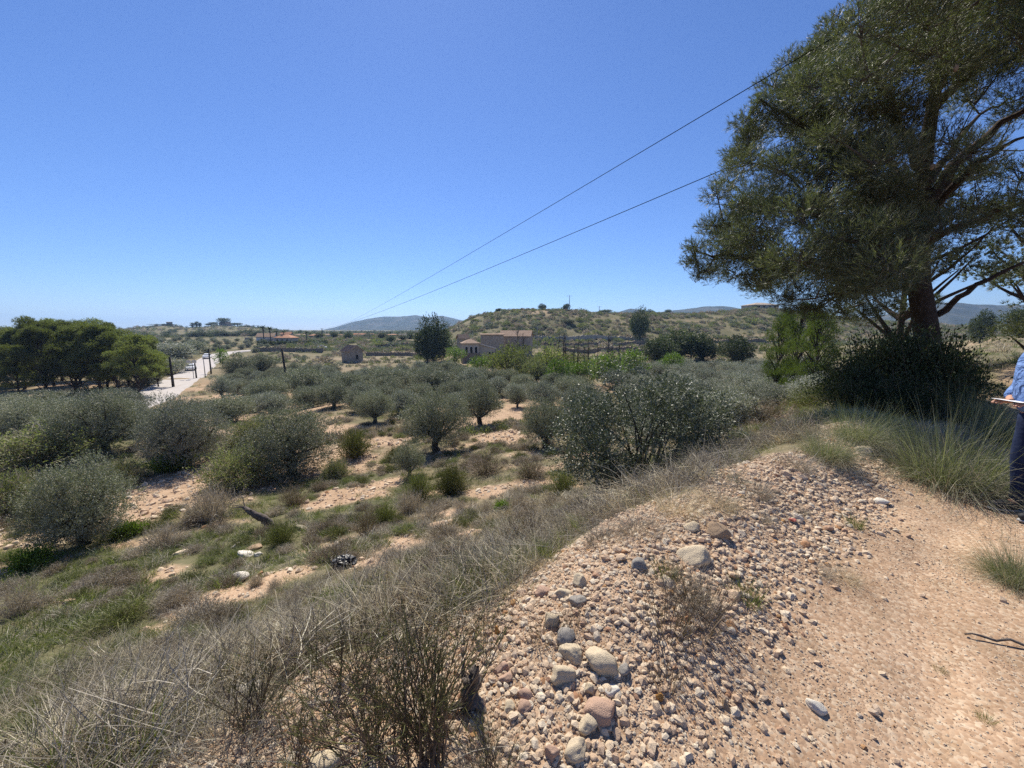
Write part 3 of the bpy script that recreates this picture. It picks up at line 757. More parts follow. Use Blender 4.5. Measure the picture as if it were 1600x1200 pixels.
# the planted rows farther back
ORD = ['first', 'second', 'third', 'fourth', 'fifth', 'sixth', 'seventh', 'eighth', 'ninth', 'tenth', 'eleventh', 'twelfth', 'thirteenth', 'fourteenth', 'fifteenth', 'sixteenth', 'seventeenth', 'eighteenth', 'nineteenth', 'twentieth']
def name_rows(roots, per, what, side, rowname):
    roots = sorted(roots, key=lambda o: o.location[1])
    nrow = max(1, round(len(roots) / per)); cut = np.array_split(np.arange(len(roots)), nrow)
    for r_, ids in enumerate(cut):
        for c_, i in enumerate(sorted(ids, key=lambda i: roots[i].location[0] / roots[i].location[1])):
            roots[i]['label'] = f'{what}, {ORD[c_]} from {side}' + (f', {ORD[r_]} {rowname}' if nrow > 1 else '')
def rows(n_try, test, kinds, smin, smax, label, group, gap, hh=0.85):
    c = []
    for _ in range(n_try):
        x, y = test()
        if np.min(np.hypot(RX - x, RY - y)) < 5.5: continue
        if any((x - a) ** 2 + (y - b) ** 2 < (gap * .5 + r_ * .75) ** 2 for a, b, r_ in placed): continue
        s = smin + (smax - smin) * rng.random()
        o_ = place('olive_tree', kinds[int(rng.integers(len(kinds)))], label, 'olive tree', (x, y, hgt(x, y) - .05), rng.random() * 6.28, (s, s, s * hh * (0.9 + .2 * rng.random())), group)
        placed.append((x, y, 2.0 * s)); c.append(o_)
    return c
def fan(p0, p1, y0, y1):
    def f():
        y = y0 + (y1 - y0) * rng.random(); px = p0 + (p1 - p0) * rng.random(); return (px - 800) / 600 * y, y
    return f
NAMES = {'below pines': ('grey olive below the pine wood', 'the outer end', 'row'), 'pole rows': ('round olive before the tiled shed', 'the road', 'row'),
 'middle rows': ('round olive before the arched house', 'the shed side', 'row'), 'sapling rows': ('round olive before the lime saplings', 'the house side', 'row'),
 'silver near': ('silvery olive in the front plot', 'the wild olive', 'row'), 'silver far': ('silvery olive in the back plot', 'the saplings', 'row'),
 'road orchard': ('orchard olive past the road bend', 'the pine wood', 'row')}
for nm, args in {
 'below pines': (fan(-20, 195, 24, 40), OL_MD, .65, .92, 'grey olive in the crowded strip between the thorn thicket and the pine wood', 'olives below the pine wood', 3.9),
 'pole rows': (fan(360, 520, 38, 80), OL_MD, .62, .86, 'round olive of the close rows between the leaning pole and the small tiled shed', 'olives in rows before the shed', 4.0),
 'middle rows': (fan(520, 720, 34, 72), OL_MD, .62, .86, 'round olive of the close rows in front of the arched house and the shed', 'olives in rows before the arched house', 4.0),
 'sapling rows': (fan(720, 900, 34, 54), OL_MD, .6, .85, 'round olive of the rows in front of the bright green saplings', 'olives in rows before the saplings', 4.0),
 'silver near': (fan(985, 1300, 17, 34), OL_SV, .5, .85, 'silvery low olive of the dense plot in front of the young yellow green pines', 'silvery olives, front of the plot', 3.7),
 'silver far': (fan(960, 1290, 34, 72), OL_SV, .6, .95, 'silvery low olive at the back of the dense plot under the dark carob trees', 'silvery olives, back of the plot', 3.8),
 'road orchard': (fan(250, 420, 135, 185), OL_LO, .5, .7, 'small orchard olive on reddish soil beyond the road bend', 'orchard trees beyond the road bend', 7.0),
}.items():
    name_rows(rows(1100 if 'rows' in nm else 420, *args), 8, *NAMES[nm])

# the glossy wild olive bush on the bank
def wild_olive():
    global rng
    rng = np.random.default_rng(351)
    tr = Acc(); cr = Acc(); lob = []
    for i in range(46):
        d = rdir(1)[0]; q = np.array([d[0] * 1.22, d[1] * 0.95, 1.12 + d[2] * 0.82]) * np.array([1, 1, 1])
        q[:3] *= (0.75 + 0.3 * rng.random()); lob.append((q, .27 + .16 * rng.random()))
    for p, r in lob:
        b0 = np.array([rng.normal() * .12, rng.normal() * .12, -.15]); tube(tr, curve(b0, p * np.array([.9, .9, .95]), 6, .2), np.linspace(.028, .006, 6), 5)
        lobe_sprays(cr, p, r, 110, 11, .047, .017, 0, .55, .45, .3)
    return [('trunk', tr.build('wild_olive_stems', M_bark, True)), ('crown', cr.build('wild_olive_crown', M_holm))]
g = G(1010, 772)
place('wild_olive_bush', wild_olive(), 'big glossy dark leaved wild olive bush on the edge of the gravel bank', 'bush', (g[0], g[1] + .25, g[2] - .15), 0, (1.07, 1.0, 1.04))

# bright green saplings and dead poplars between the house and the hill
GREEN = [round_tree(401 + i, 3.2, 1.9, [M_green, M_green, M_fresh][i], 11, 46, .20, .11, .2) for i in range(3)]
DULL = [round_tree(406 + i, 3.2, 1.9, [M_thorn, M_pine][i], 13, 44, .20, .09, .2) for i in range(2)]
rng = np.random.default_rng(510)
for px, py, w, h, lab in [(872, 612, 46, 40, 'bright lime green sapling under the slanting dead poplars'), (905, 606, 50, 34, 'wide lime green sapling in the middle of the dead poplars'), (945, 602, 56, 38, 'lime green tree rising above the back of the wild olive bush'),
                          (985, 598, 52, 40, 'lime green tree beside the dark carob trees'), (838, 600, 42, 32, 'dull green sapling next to the farmhouse'), (748, 588, 40, 24, 'low lime green bush in front of the arched house'), (792, 590, 50, 42, 'dull green tree covering the corner of the farmhouse'), (820, 594, 46, 36, 'dull green tree among the first dead poplars'), (770, 584, 40, 26, 'dull green bush under the blank walled farmhouse block'), (855, 590, 44, 40, 'dull green tree between two dead poplars beyond the lime saplings'), (1048, 590, 46, 30, 'lime green bush at the foot of the dark carob trees'), (712, 572, 34, 24, 'green bush beside the large dark pine')]:
    g = G(px, py); k = g[1] / 600
    place('green_tree', (DULL if 'dull' in lab else GREEN)[int(rng.integers(2))], lab, 'tree', (g[0], g[1], g[2]), rng.random() * 6, (w * k / 3.9, w * k / 3.9, h * k / 3.2 * (1.3 if 'dull' in lab else 1.15)), 'fresh green trees')
def poplar(seed, H):
    global rng
    rng = np.random.default_rng(seed); a = Acc(); br = Acc(); tw = Acc()
    T = curve([0, 0, -.4], [rng.normal() * .35, rng.normal() * .2, H], 7, .03); tube(a, T, np.linspace(.13, .03, 7), 6)
    for i in range(40):
        f = .18 + .68 * rng.random(); j = f * 6; p = T[int(j)] + (T[min(6, int(j) + 1)] - T[int(j)]) * (j % 1)
        d = norm(rdir(1)[0] * np.array([1, 1, .2]) + np.array([0, 0, .9])); q = p + d * (.9 + 1.2 * rng.random()) * (1.2 - f * .6)
        tube(br, curve(p, q, 4, .1), np.linspace(.026, .010, 4), 4)
    n = 640; c = np.stack([rng.normal(size=n) * .5, rng.normal(size=n) * .5, H * (.04 + .50 * rng.random(n) ** 1.4)], -1); leaves(tw, c, rdir(n), .24, .12)
    return [('trunk', a.build('poplar_trunk', M_bark, True)), ('branches', br.build('poplar_branches', M_bark)), ('leaves', tw.build('poplar_leaves', M_fresh))]
POP = [poplar(420 + i, 6.5) for i in range(5)]
rng = np.random.default_rng(511)
pop_rest = []
pop_lab = {807: 'tallest dead poplar, standing against the farmhouse roof', 1000: 'last dead poplar of the row, beside the dark carob trees'}
for px, top in [(786, 548), (797, 530), (807, 508), (815, 520), (829, 545), (846, 535), (858, 528), (868, 520), (879, 524), (886, 518), (893, 530), (903, 524), (914, 536), (921, 528), (934, 536), (948, 520), (958, 540), (969, 534), (982, 542), (1000, 548)]:
    dep = 60 + 9 * rng.random(); x = (px - 800) / 600 * dep; z = hgt(x, dep); ht = P(px, top, dep)[2] - z
    o_ = place('dead_poplar', POP[int(rng.integers(5))], pop_lab.get(px, 'slender bare poplar trunk of the dead row behind the lime green saplings'), 'tree', (x, dep, z), rng.random() * 6, (1, 1, ht / 6.5), 'bare poplars' )
    if px not in pop_lab: pop_rest.append(o_)
name_rows(pop_rest, 99, 'slender bare poplar trunk of the dead row', 'the farmhouse', '')

# ------------------------------------------------------------------ pine wood on the far side of the road
PN = [pine(450 + i, 10.5, 3.4, 50, 170, .30, .042, [.22, .18, .28, .14][i]) for i in range(4)]
PN_Y = [pine(460 + i, 7.5, 2.7, 60, 110, .20, .022, .10, M_pine_y, .5, 8) for i in range(2)]
rng = np.random.default_rng(520)
front = [(18, 622, 540, 'pine at the outer end of the wood, over the sagging wires'), (62, 620, 512, 'pine with the straight dark trunk beside the pink earth heap'), (108, 616, 505, 'tall pine in the middle of the wood with a pale slender trunk'), (148, 617, 508, 'pine just before the last two of the wood'), (178, 616, 520, 'leaning pine next to the thick trunked pine'), (208, 620, 524, 'pine with the thickest trunk, last of the wood beside the road')]
for px, py, top, lab in front:
    dep = G(px, py)[1]; dep = min(max(dep, 47), 58); x = (px - 800) / 600 * dep; z = hgt(x, dep); h = P(px, top, dep)[2] - z
    place('pine_tree', PN[int(rng.integers(4))], lab, 'pine tree', (x, dep, z), rng.random() * 6, (h / 10.5 * 1.0, h / 10.5 * 1.0, h / 10.5), 'pines at the front of the wood')
deep = []
for px, dep, top in [(-60, 56, 520), (-15, 62, 530), (30, 60, 516), (48, 66, 508), (78, 62, 498), (92, 70, 500), (120, 64, 502), (135, 72, 500), (160, 62, 506), (172, 70, 510), (196, 64, 516), (218, 64, 526), (232, 70, 534), (-40, 75, 522), (10, 76, 512), (60, 78, 504), (-110, 60, 520), (-150, 70, 515), (242, 62, 548)]:
    x = (px - 800) / 600 * dep; z = hgt(x, dep); h = P(px, top, dep)[2] - z
    deep.append(place('pine_tree', PN[int(rng.integers(4))], 'dark pine standing behind the front row of the pine wood', 'pine tree', (x, dep, z), rng.random() * 6, h / 10.5, 'pines deeper in the wood'))
name_rows(deep, 6, 'dark pine inside the wood', 'the outer end', 'line')
for px, py, w, h, lab in [(255, 585, 60, 26, 'olive green bush on the verge where the road bends'), (275, 560, 60, 24, 'dark bush between the orchard and the road'), (232, 602, 36, 24, 'pale bush under the last pine by the road'), (305, 552, 34, 18, 'round bush on the inner verge of the road bend'), (348, 574, 22, 26, 'bright green bush beside the two roadside poles')]:
    g = G(px, py); k = g[1] / 600
    place('roadside_bush', GREEN[0] if 'bright' in lab else OL_LO[int(rng.integers(3))], lab, 'bush', g, rng.random() * 6, (w * k / 4.2, w * k / 4.2, h * k / 3.2), 'bushes along the road')

# ------------------------------------------------------------------ trees standing singly in the distance
DK = [round_tree(470 + i, 8, 4.0, M_dark, 20, 70, .5, .2, .1) for i in range(3)]
UMB = [round_tree(480 + i, 7, 4.2, M_dark, 14, 40, .5, .25, .55, M_pbark, .5) for i in range(2)]
CYP = [round_tree(485, 8, 1.0, M_dark, 14, 30, .4, .16, .02)]
def far_tree(kind, px, py, w, top, dep, lab, grp='lone trees in the distance', nm='tree', Wm=8.2, Hm=8.0):
    x = (px - 800) / 600 * dep; z = hgt(x, dep); h = max(P(px, top, dep)[2] - z, 1.0); ww = w * dep / 600
    return place(nm, kind[int(rng.integers(len(kind)))], lab, 'tree', (x, dep, z), rng.random() * 6, (ww / Wm, ww / Wm, h / Hm), grp)
far_tree(DK, 678, 550, 50, 498, 108, 'large dark bushy pine beside the arched house', nm='pine_tree')
far_tree(DK, 668, 550, 34, 512, 112, 'lower dark pine leaning on the large bushy pine', nm='pine_tree')
far_tree(DK, 998, 528, 27, 484, 165, 'tall dark pine standing alone at the foot of the hill', nm='pine_tree')
far_tree(DK, 886, 518, 20, 499, 188, 'dark round tree halfway up the hill under the mast')
far_tree(DK, 884, 492, 11, 475, 218, 'pointed pine on the hill crest beside the mast', nm='pine_tree')
far_tree(DK, 846, 486, 12, 475, 222, 'small round tree alone on the top of the hill')
far_tree(DK, 780, 490, 10, 482, 224, 'low dark tree on the shoulder of the hill above the farmhouse')
far_tree(DK, 944, 492, 20, 484, 226, 'flat dark tree on the hill crest beside the second mast')
far_tree(DK, 1012, 494, 14, 484, 250, 'small dark tree behind the tall lone pine')
far_tree(DK, 1040, 494, 10, 484, 240, 'small tree on the ridge above the carob trees')
far_tree(DK, 1060, 552, 70, 519, 96, 'broad dark carob tree with the widest crown behind the silvery plot', 'dark carob trees')
far_tree(DK, 1030, 556, 50, 530, 88, 'dark carob tree at the end next to the lime green trees', 'dark carob trees')
far_tree(DK, 1098, 550, 46, 524, 94, 'dark carob tree on the side of the pine shade', 'dark carob trees')
far_tree(DK, 1150, 548, 50, 527, 84, 'dark low carob tree alone beside the young pines', 'dark carob trees')
far_tree(DK, 1527, 505, 26, 488, 105, 'round dark tree alone on the plain beyond the big pine')
far_tree(DK, 1585, 500, 44, 484, 75, 'dark bush on the low rise beyond the big pine')
far_tree(DK, 790, 528, 16, 514, 150, 'dark round tree beside the back of the farmhouse')
for px, w, top, dep, lab in [(1215, 36, 487, 33, 'young yellow green pine standing on the side of the carob trees'), (1243, 44, 474, 30, 'tallest young yellow green pine behind the silvery plot'), (1278, 50, 486, 27, 'young yellow green pine closest to the big shady pine')]:
    x = (px - 800) / 600 * dep; z = hgt(x, dep); h = P(px, top, dep)[2] - z
    place('young_pine', PN_Y[int(rng.integers(2))], lab, 'pine tree', (x, dep, z), rng.random() * 6, (w * dep / 600 / 4.0, w * dep / 600 / 4.0, h / 7.5), 'young pines')
# band of trees below the left hill, its crest trees, palms
belt = []
for px, w, top in [(244, 26, 524), (262, 22, 526), (283, 30, 524), (300, 24, 522), (318, 30, 518), (334, 26, 521), (350, 28, 517), (366, 26, 520), (380, 26, 518), (396, 24, 516), (408, 20, 517)]:
    o_ = far_tree(DK, px, 540, w, top, 250 + 25 * rng.random(), 'dark leafy tree of the belt between the orchard and the distant hill', 'tree belt below the distant hill', 'belt_tree'); belt.append(o_)
name_rows(belt, 99, 'dark leafy tree of the belt under the distant hill', 'the pine wood', '')
far_tree(GREEN, 271, 540, 18, 530, 235, 'small bright green tree in front of the dark tree belt', 'lone trees in the distance', 'tree', 3.9, 3.2)
far_tree(DK, 262, 520, 34, 507, 470, 'dark clump topped tree beside the ruined tower')
for px, w, top, lab in [(355, 18, 498, 'tallest umbrella pine, over the hilltop house'), (340, 14, 504, 'umbrella pine between the cypresses and the hilltop house'), (331, 10, 506, 'small umbrella pine beside the cypresses'), (376, 16, 505, 'umbrella pine standing apart beyond the hilltop house'), (392, 12, 509, 'low umbrella pine where the hilltop slopes down')]:
    far_tree(UMB, px, 515, w, top, 480, lab, 'umbrella pines on the distant hill', 'umbrella_pine', 8.4, 7)
for px, top, lab in [(306, 503, 'single cypress on the distant hilltop'), (313, 501, 'taller cypress of the close pair on the distant hilltop'), (317, 503, 'shorter cypress of the close pair on the distant hilltop')]:
    far_tree(CYP, px, 515, 4, top, 478, lab, 'cypresses on the distant hill', 'cypress', 2.0, 8)
def palm():
    global rng
    rng = np.random.default_rng(490); a = Acc(); c = Acc(); tube(a, [[0, 0, -.5], [.1, 0, 4], [0, 0, 8]], [.3, .24, .26], 7)
    n = 46; d = rdir(n); d[:, 2] = np.abs(d[:, 2]) * .9 - .25; blades(c, np.repeat([[0, 0, 8.0]], n, 0), d, 2.6, .5, .45, 4)
    return [('trunk', a.build('palm_trunk', M_pbark, True)), ('fronds', c.build('palm_fronds', M_dark))]
PALM = [palm()]
for px, base, top, w, lab in [(415, 531, 508, 14, 'tall palm beside the white house'), (425, 532, 510, 12, 'palm between the white house and the orange roofed house'), (435, 533, 516, 12, 'lower palm in front of the orange roofed house'), (481, 530, 517, 11, 'palm alone among the village houses'), (446, 528, 516, 9, 'small palm behind the orange roofed house')]:
    far_tree(PALM, px, base, w, top, 184, lab, 'palms by the village', 'palm_tree', 4.6, 9.4)
# hedge-dark trees scattered round the village
rng = np.random.default_rng(530)
gard = []
for px in (500, 528, 545, 575, 598, 618, 632, 640, 648, 694):
    o_ = far_tree(DK, px + rng.normal() * 3, 540, 10 + 7 * rng.random(), 525 - 5 * rng.random(), 185 + 50 * rng.random(), 'small dark garden tree among the village houses', 'garden trees of the village', 'garden_tree'); gard.append(o_)
name_rows(gard, 99, 'small dark garden tree among the village houses', 'the palms', '')

# ------------------------------------------------------------------ the big Aleppo pine on the bank
def big_pine():
    global rng
    rng = np.random.default_rng(601)
    D = 8.8
    base = P(1452, 600, D); bz = hgt(base[0], base[1])
    org = np.array([base[0], base[1], bz])
    def L(px, py, d): return P(px, py, d) - org
    T = np.array([[0.02, 0.0, -0.4], L(1455, 590, D), L(1448, 520, D), L(1436, 440, D), L(1436, 370, D), L(1441, 300, D), L(1448, 225, D), L(1462, 140, D + .1), L(1475, 40, D + .2), L(1490, -70, D + .2), L(1500, -170, D + .1)])
    tr = Acc(); tube(tr, T, np.array([.33, .265, .215, .19, .17, .145, .12, .095, .07, .045, .03]), 14, 0, False, .035)
    limbs = [
     ([(1440, 330, D), (1490, 262, D - .3), (1545, 205, D - .6), (1610, 160, D - .8), (1700, 110, D - .8)], .13),
     ([(1437, 360, D), (1380, 300, D - .3), (1300, 235, D - .5), (1240, 190, D - .4), (1185, 160, D - .2)], .12),
     ([(1436, 400, D), (1350, 352, D - .6), (1250, 325, D - .9), (1150, 320, D - .8)], .11),
     ([(1436, 415, D), (1340, 410, D + .2), (1230, 415, D), (1130, 400, D - .3), (1090, 395, D - .3)], .10),
     ([(1444, 270, D), (1405, 200, D - .5), (1370, 110, D - .8), (1345, 50, D - .8)], .11),
     ([(1458, 170, D), (1525, 110, D - .5), (1590, 45, D - .8), (1640, -30, D - .8)], .10),
     ([(1464, 492, D), (1500, 468, D - .3), (1540, 437, D - .6), (1600, 405, D - .9), (1690, 385, D - 1.0)], .075),
     ([(1438, 385, D), (1520, 345, D - .5), (1600, 312, D - .9), (1690, 290, D - 1)], .09),
     ([(1440, 340, D), (1400, 270, D + 1.0), (1350, 210, D + 1.8), (1310, 150, D + 2.3)], .10),
     ([(1442, 300, D), (1480, 240, D + 1.2), (1530, 180, D + 2.2), (1590, 150, D + 2.8)], .10),
     ([(1436, 420, D), (1400, 440, D - .5), (1330, 455, D - .9), (1260, 470, D - 1.1)], .06),
     ([(1470, 80, D), (1440, 0, D - .6), (1400, -60, D - 1), (1380, -110, D - 1)], .08),
     ([(1436, 380, D), (1480, 300, D - 1.3), (1540, 240, D - 2.2), (1640, 200, D - 2.9)], .09),
    ]
    br = []; nodes = [(t, .1) for t in T[3:]]
    for pts, r in limbs:
        q = np.array([L(*p) for p in pts]); tt = np.linspace(0, len(q) - 1, 13)
        c = np.stack([np.interp(tt, np.arange(len(q)), q[:, k]) for k in range(3)], -1)
        c[1:-1] = (c[:-2] + 2 * c[1:-1] + c[2:]) / 4; c[1:] += rng.normal(size=(12, 3)) * .035
        a = Acc(); tube(a, c, np.linspace(r, r * .10, 13), 7, 0, False, .04); br.append(a)
        nodes += [(p_, .05) for p_ in c[3:]]
    NP = np.array([n_[0] for n_ in nodes])
    xm = lambda y: np.interp(y, [-200, -100, 0, 70, 130, 180, 230, 280, 330, 365, 400, 430, 452, 470, 492], [1480, 1430, 1350, 1262, 1192, 1158, 1142, 1116, 1100, 1064, 1068, 1085, 1130, 1200, 1240])
    ybot = lambda x: np.interp(x, [1050, 1100, 1180, 1240, 1290, 1340, 1400, 1440, 1480, 1600, 1700, 2000], [435, 452, 466, 492, 492, 500, 480, 420, 385, 372, 380, 390])
    C = L(1430, 150, D)
    lobes = []; tries = 0
    while len(lobes) < 290 and tries < 16000:
        tries += 1
        px = 1060 + 900 * rng.random() ** 1.15; py = -420 + 920 * rng.random(); d = D - 3.2 + 6.2 * rng.random()
        p = L(px, py, d); r = .36 + .22 * rng.random(); rpx = r * 600 / d
        if px - rpx * .8 < xm(py) or py + rpx * .6 > ybot(px): continue
        e = np.linalg.norm((p - C) / np.array([4.5, 3.6, 4.6]))
        if e > 1.05 and py < 330: continue
        if np.linalg.norm((p - C)[:2]) > 4.8: continue
        right = px > 1400 and 120 < py < 400
        if right and rng.random() > .30: continue
        if px > 1480 and py > 330 and rng.random() > .25: continue
        if e < .45 and rng.random() > .35: continue
        if any(np.linalg.norm(p - q) < .45 for q, _ in lobes): continue
        lobes.append((p, r))
    # lobes that shape the outline against the sky
    for px, py, d, r in [(1085, 385, 8.6, .28), (1078, 408, 8.7, .25), (1100, 425, 8.5, .30), (1112, 352, 8.7, .34), (1120, 300, 8.8, .36), (1150, 240, 8.8, .36), (1165, 190, 8.8, .38), (1205, 135, 8.9, .38), (1235, 95, 9, .34), (1275, 80, 9, .38), (1300, 45, 9, .38), (1345, 20, 9, .4), (1180, 440, 8.4, .34), (1225, 465, 8.2, .3), (1290, 470, 8.2, .34), (1330, 480, 9.4, .4), (1150, 430, 8.6, .32), (1250, 455, 8.9, .36), (1210, 420, 8.4, .42), (1300, 430, 8.8, .45), (1360, 440, 8.8, .45), (1390, 400, 8.6, .45), (1340, 380, 8.2, .5), (1270, 400, 8.5, .5), (1400, 330, 8, .5), (1350, 300, 7.8, .5), (1270, 485, 8.6, .3), (1310, 488, 9.0, .34), (1350, 492, 9.3, .36), (1385, 480, 9.6, .38), (1395, 450, 9.2, .38), (1330, 455, 8.4, .34), (1240, 480, 8.5, .26), (1300, 250, 7.6, .48), (1350, 230, 7.4, .48), (1400, 240, 7.3, .46), (1330, 170, 7.7, .48), (1385, 170, 7.5, .48), (1420, 190, 7.5, .42), (1290, 330, 7.5, .48), (1345, 340, 7.4, .48), (1400, 300, 7.3, .46), (1380, 100, 7.8, .48), (1430, 110, 7.8, .46), (1310, 120, 8.0, .48), (1420, 345, 7.4, .42), (1450, 60, 7.9, .48), (1480, 130, 7.9, .44), (1195, 165, 8.6, .36), (1215, 180, 8.4, .36), (1235, 195, 8.3, .34), (1175, 210, 8.7, .34), (1140, 400, 8.5, .34), (1160, 320, 8.0, .36)]:
        lobes.append((L(px, py, d), r))
    thin = Acc(); cr = Acc(); cones = []
    for p, r in lobes:
        lower = NP[(NP[:, 2] < p[2] + .7)]
        q = lower[np.argmin(np.linalg.norm(lower - p, axis=1) + .15 * rng.random(len(lower)))]
        c = curve(q, p, 6, .14, .04); tube(thin, c, np.linspace(.020, .008, 6), 5); NP = np.vstack([NP, c[2:5]])
        n = int(270 * (r / .5) ** 1.6)
        d = rdir(n); d[:, 2] = d[:, 2] * .8 + .12
        tip = p + norm(d) * (r * (.45 + .62 * rng.random(n) ** .7))[:, None] * np.array([1.05, 1.05, .85])
        # bare twigs carry the tufts
        for k in range(16):
            tube(thin, curve(c[-1 - int(rng.integers(2))], tip[k], 4, .18), np.array([.008, .006, .004, .003]), 3)
        td = norm(d * .8 + np.array([0, 0, .38]) + .45 * rdir(n))
        nn_ = 13
        t = rng.random((n, nn_)); st = tip[:, None] - td[:, None] * (.17 * t)[..., None]
        nd = norm(td[:, None] * .95 + .62 * rdir(n * nn_).reshape(n, nn_, 3))
        needles(cr, st.reshape(-1, 3), nd.reshape(-1, 3), .082 * (.7 + .6 * rng.random(n * nn_)), .0078)
        if rng.random() < .22: cones.append(p + norm(rdir(1)[0] + [0, -.5, -.2]) * r * .8)
    # drooping bare twigs under the crown
    for k in range(150):
        px = 1190 + 390 * rng.random(); d = D - 1.0 + 2.0 * rng.random(); y0 = ybot(px) - 55 - 60 * rng.random()
        p = L(px, y0, d); q = p + np.array([rng.normal() * .28, rng.normal() * .3, -.25 - .40 * rng.random()])
        tube(thin, curve(p, q, 5, .2), np.linspace(.008, .002, 5), 3)
        for j in range(2):
            s = p + (q - p) * (.3 + .5 * rng.random()); tube(thin, curve(s, s + rng.normal(size=3) * .16 + [0, 0, -.16], 4, .2), np.linspace(.004, .002, 4), 3)
    root = thing('pine_tree', 'huge shady Aleppo pine spreading over the dark bush on the bank', 'pine tree', org)
    link('trunk', tr.build('big_pine_trunk', M_pbark, True), root)
    for a in br: link('branch', a.build('big_pine_branch', M_pbark, True), root)
    link('twigs', thin.build('big_pine_twigs', M_twig), root)
    link('crown', cr.build('big_pine_needles', M_bigpine), root)
    V, F = ico(2); a = Acc(); a.add(V * np.array([.03, .03, .05]) * (1 + .12 * np.sin(V[:, 2] * 14))[:, None], None, F); cm = a.build('pine_cone', M_brown, True)
    for p in cones[:26]: link('cone', cm, root, p, rng.random() * 6)
    return org
PINE = big_pine()
# second pine behind it
def second_pine():
    parts = pine(610, 6.6, 2.3, 30, 120, .15, .018, .34, M_bigpine, .3, 10)
    x, y, z = P(1404, 560, 12.5); z = hgt(x, y)
    place('pine_tree', parts, 'slimmer pine partly hidden behind the trunk of the huge shady pine', 'pine tree', (x, y, z), .6, 1.0)
    parts = pine(611, 6.0, 2.6, 30, 110, .16, .02, .2, M_bigpine, .4, 10)
    x, y, z = P(1660, 470, 13.5); z = hgt(x, y)
    place('pine_tree', parts, 'lower pine half hidden behind the open side of the huge shady pine', 'pine tree', (x, y, z), 2.1, 1.0)
second_pine()
# dark bush in the shade of the pine
LENT = dome_shrub(620, 1.0, 1.0, M_brown, 620, None, .008, M_dark, 34, .05, .024, 1.0)
rng = np.random.default_rng(540)
for px, py, d, R_, H_, lab in [(1415, 560, 8.0, 1.12, 1.75, 'tallest black green bush wrapped round the pine trunk'), (1362, 590, 8.0, .95, 1.25, 'dark bush in the pine shade on the grove side'), (1462, 580, 8.2, .8, 1.3, 'dark bush in the pine shade on the path side'), (1390, 600, 7.2, .9, .8, 'low dark bush in front of the tallest black green bush')]:
    x = (px - 800) / 600 * d; place('shade_bush', LENT, lab, 'bush', (x, d, hgt(x, d) - .05), rng.random() * 6, (R_, R_, H_), 'dark bushes under the pine')

# ------------------------------------------------------------------ buildings
M_wallp = plain('pinkish_render', (.36, .30, .24), 0.95, 0.1, 0.30, 1.6, 0.3)
M_wallc = plain('cream_render', (.44, .385, .31), 0.95, 0.1, 0.14, 1.2, 0.2)
M_wallw = plain('white_render', (.72, .70, .66), 0.9, 0.1, 0.08, 1.2)
M_stonew = plain('rubble_stone', (.24, .19, .14), 0.95, 0.1, 0.45, 3.0, 0.8)
M_tile = plain('clay_tile', (.33, .24, .175), 0.9, 0.1, 0.25, 2.5, 0.5)
M_tileo = plain('orange_tile', (.42, .23, .14), 0.9, 0.1, 0.2, 2.5)
M_hole_shade = plain('painted_opening_shade', (.02, .018, .016), 0.8, 0.2, 0.1)  # near-black colour stands in for the shade inside windows and doorways
M_trim = plain('pale_eaves', (.66, .60, .50), 0.9, 0.1, 0.1)

def gable_roof(w, d, h, rh, over=.35, t=.14):
    a = Acc(); x = w / 2 + over; y = d / 2 + over; dz = -over * rh / (d / 2)
    top = np.array([[-x, -y, h + dz], [x, -y, h + dz], [x, 0, h + rh], [-x, 0, h + rh], [x, y, h + dz], [-x, y, h + dz]])
    V = np.vstack([top + [0, 0, t], top]); a.add(V, [[0, 1, 2, 3], [3, 2, 4, 5], [6, 9, 8, 7], [9, 11, 10, 8], [0, 6, 7, 1], [5, 4, 10, 11], [1, 7, 8, 2], [2, 8, 10, 4], [0, 3, 9, 6], [3, 5, 11, 9]])
    # rows of half-round tiles down both slopes
    n = int((w + 2 * over) / .30)
    for k in range(n):
        xx = -x + .15 + k * (2 * x - .3) / max(1, n - 1)
        for s in (-1, 1): tube(a, [[xx, 0, h + rh + t], [xx, s * y, h + dz + t]], [.075, .075], 5)
    return a
def hip_roof(w, d, h, rh, over=.35):
    a = Acc(); x = w / 2 + over; y = d / 2 + over; r = max(0, (w - d) / 2)
    V = np.array([[-x, -y, h], [x, -y, h], [x, y, h], [-x, y, h], [-r, 0, h + rh], [r, 0, h + rh]])
    V = np.vstack([V, V[:4] - [0, 0, .14]])
    a.add(V, [[0, 1, 5, 4], [2, 3, 4, 5], [0, 6, 7, 1], [1, 7, 8, 2], [2, 8, 9, 3], [3, 9, 6, 0], [9, 8, 7, 6]], [[1, 2, 5], [3, 0, 4]])
    return a
def walls(w, d, h, rh=0.0, t=.3):
    """a shell of four walls (gable ends when rh is given)"""
    a = Acc(); x = w / 2; y = d / 2
    V = [[-x, -y, -.6], [x, -y, -.6], [x, y, -.6], [-x, y, -.6], [-x, -y, h], [x, -y, h], [x, y, h], [-x, y, h], [-x, 0, h + rh], [x, 0, h + rh]]
    a.add(V, [[0, 1, 5, 4], [2, 3, 7, 6], [1, 2, 6, 5], [3, 0, 4, 7]], [[5, 6, 9], [7, 4, 8]] if rh else None)
    if not rh: a.add([[-x, -y, h], [x, -y, h], [x, y, h], [-x, y, h]], [[0, 1, 2, 3]])
    return a
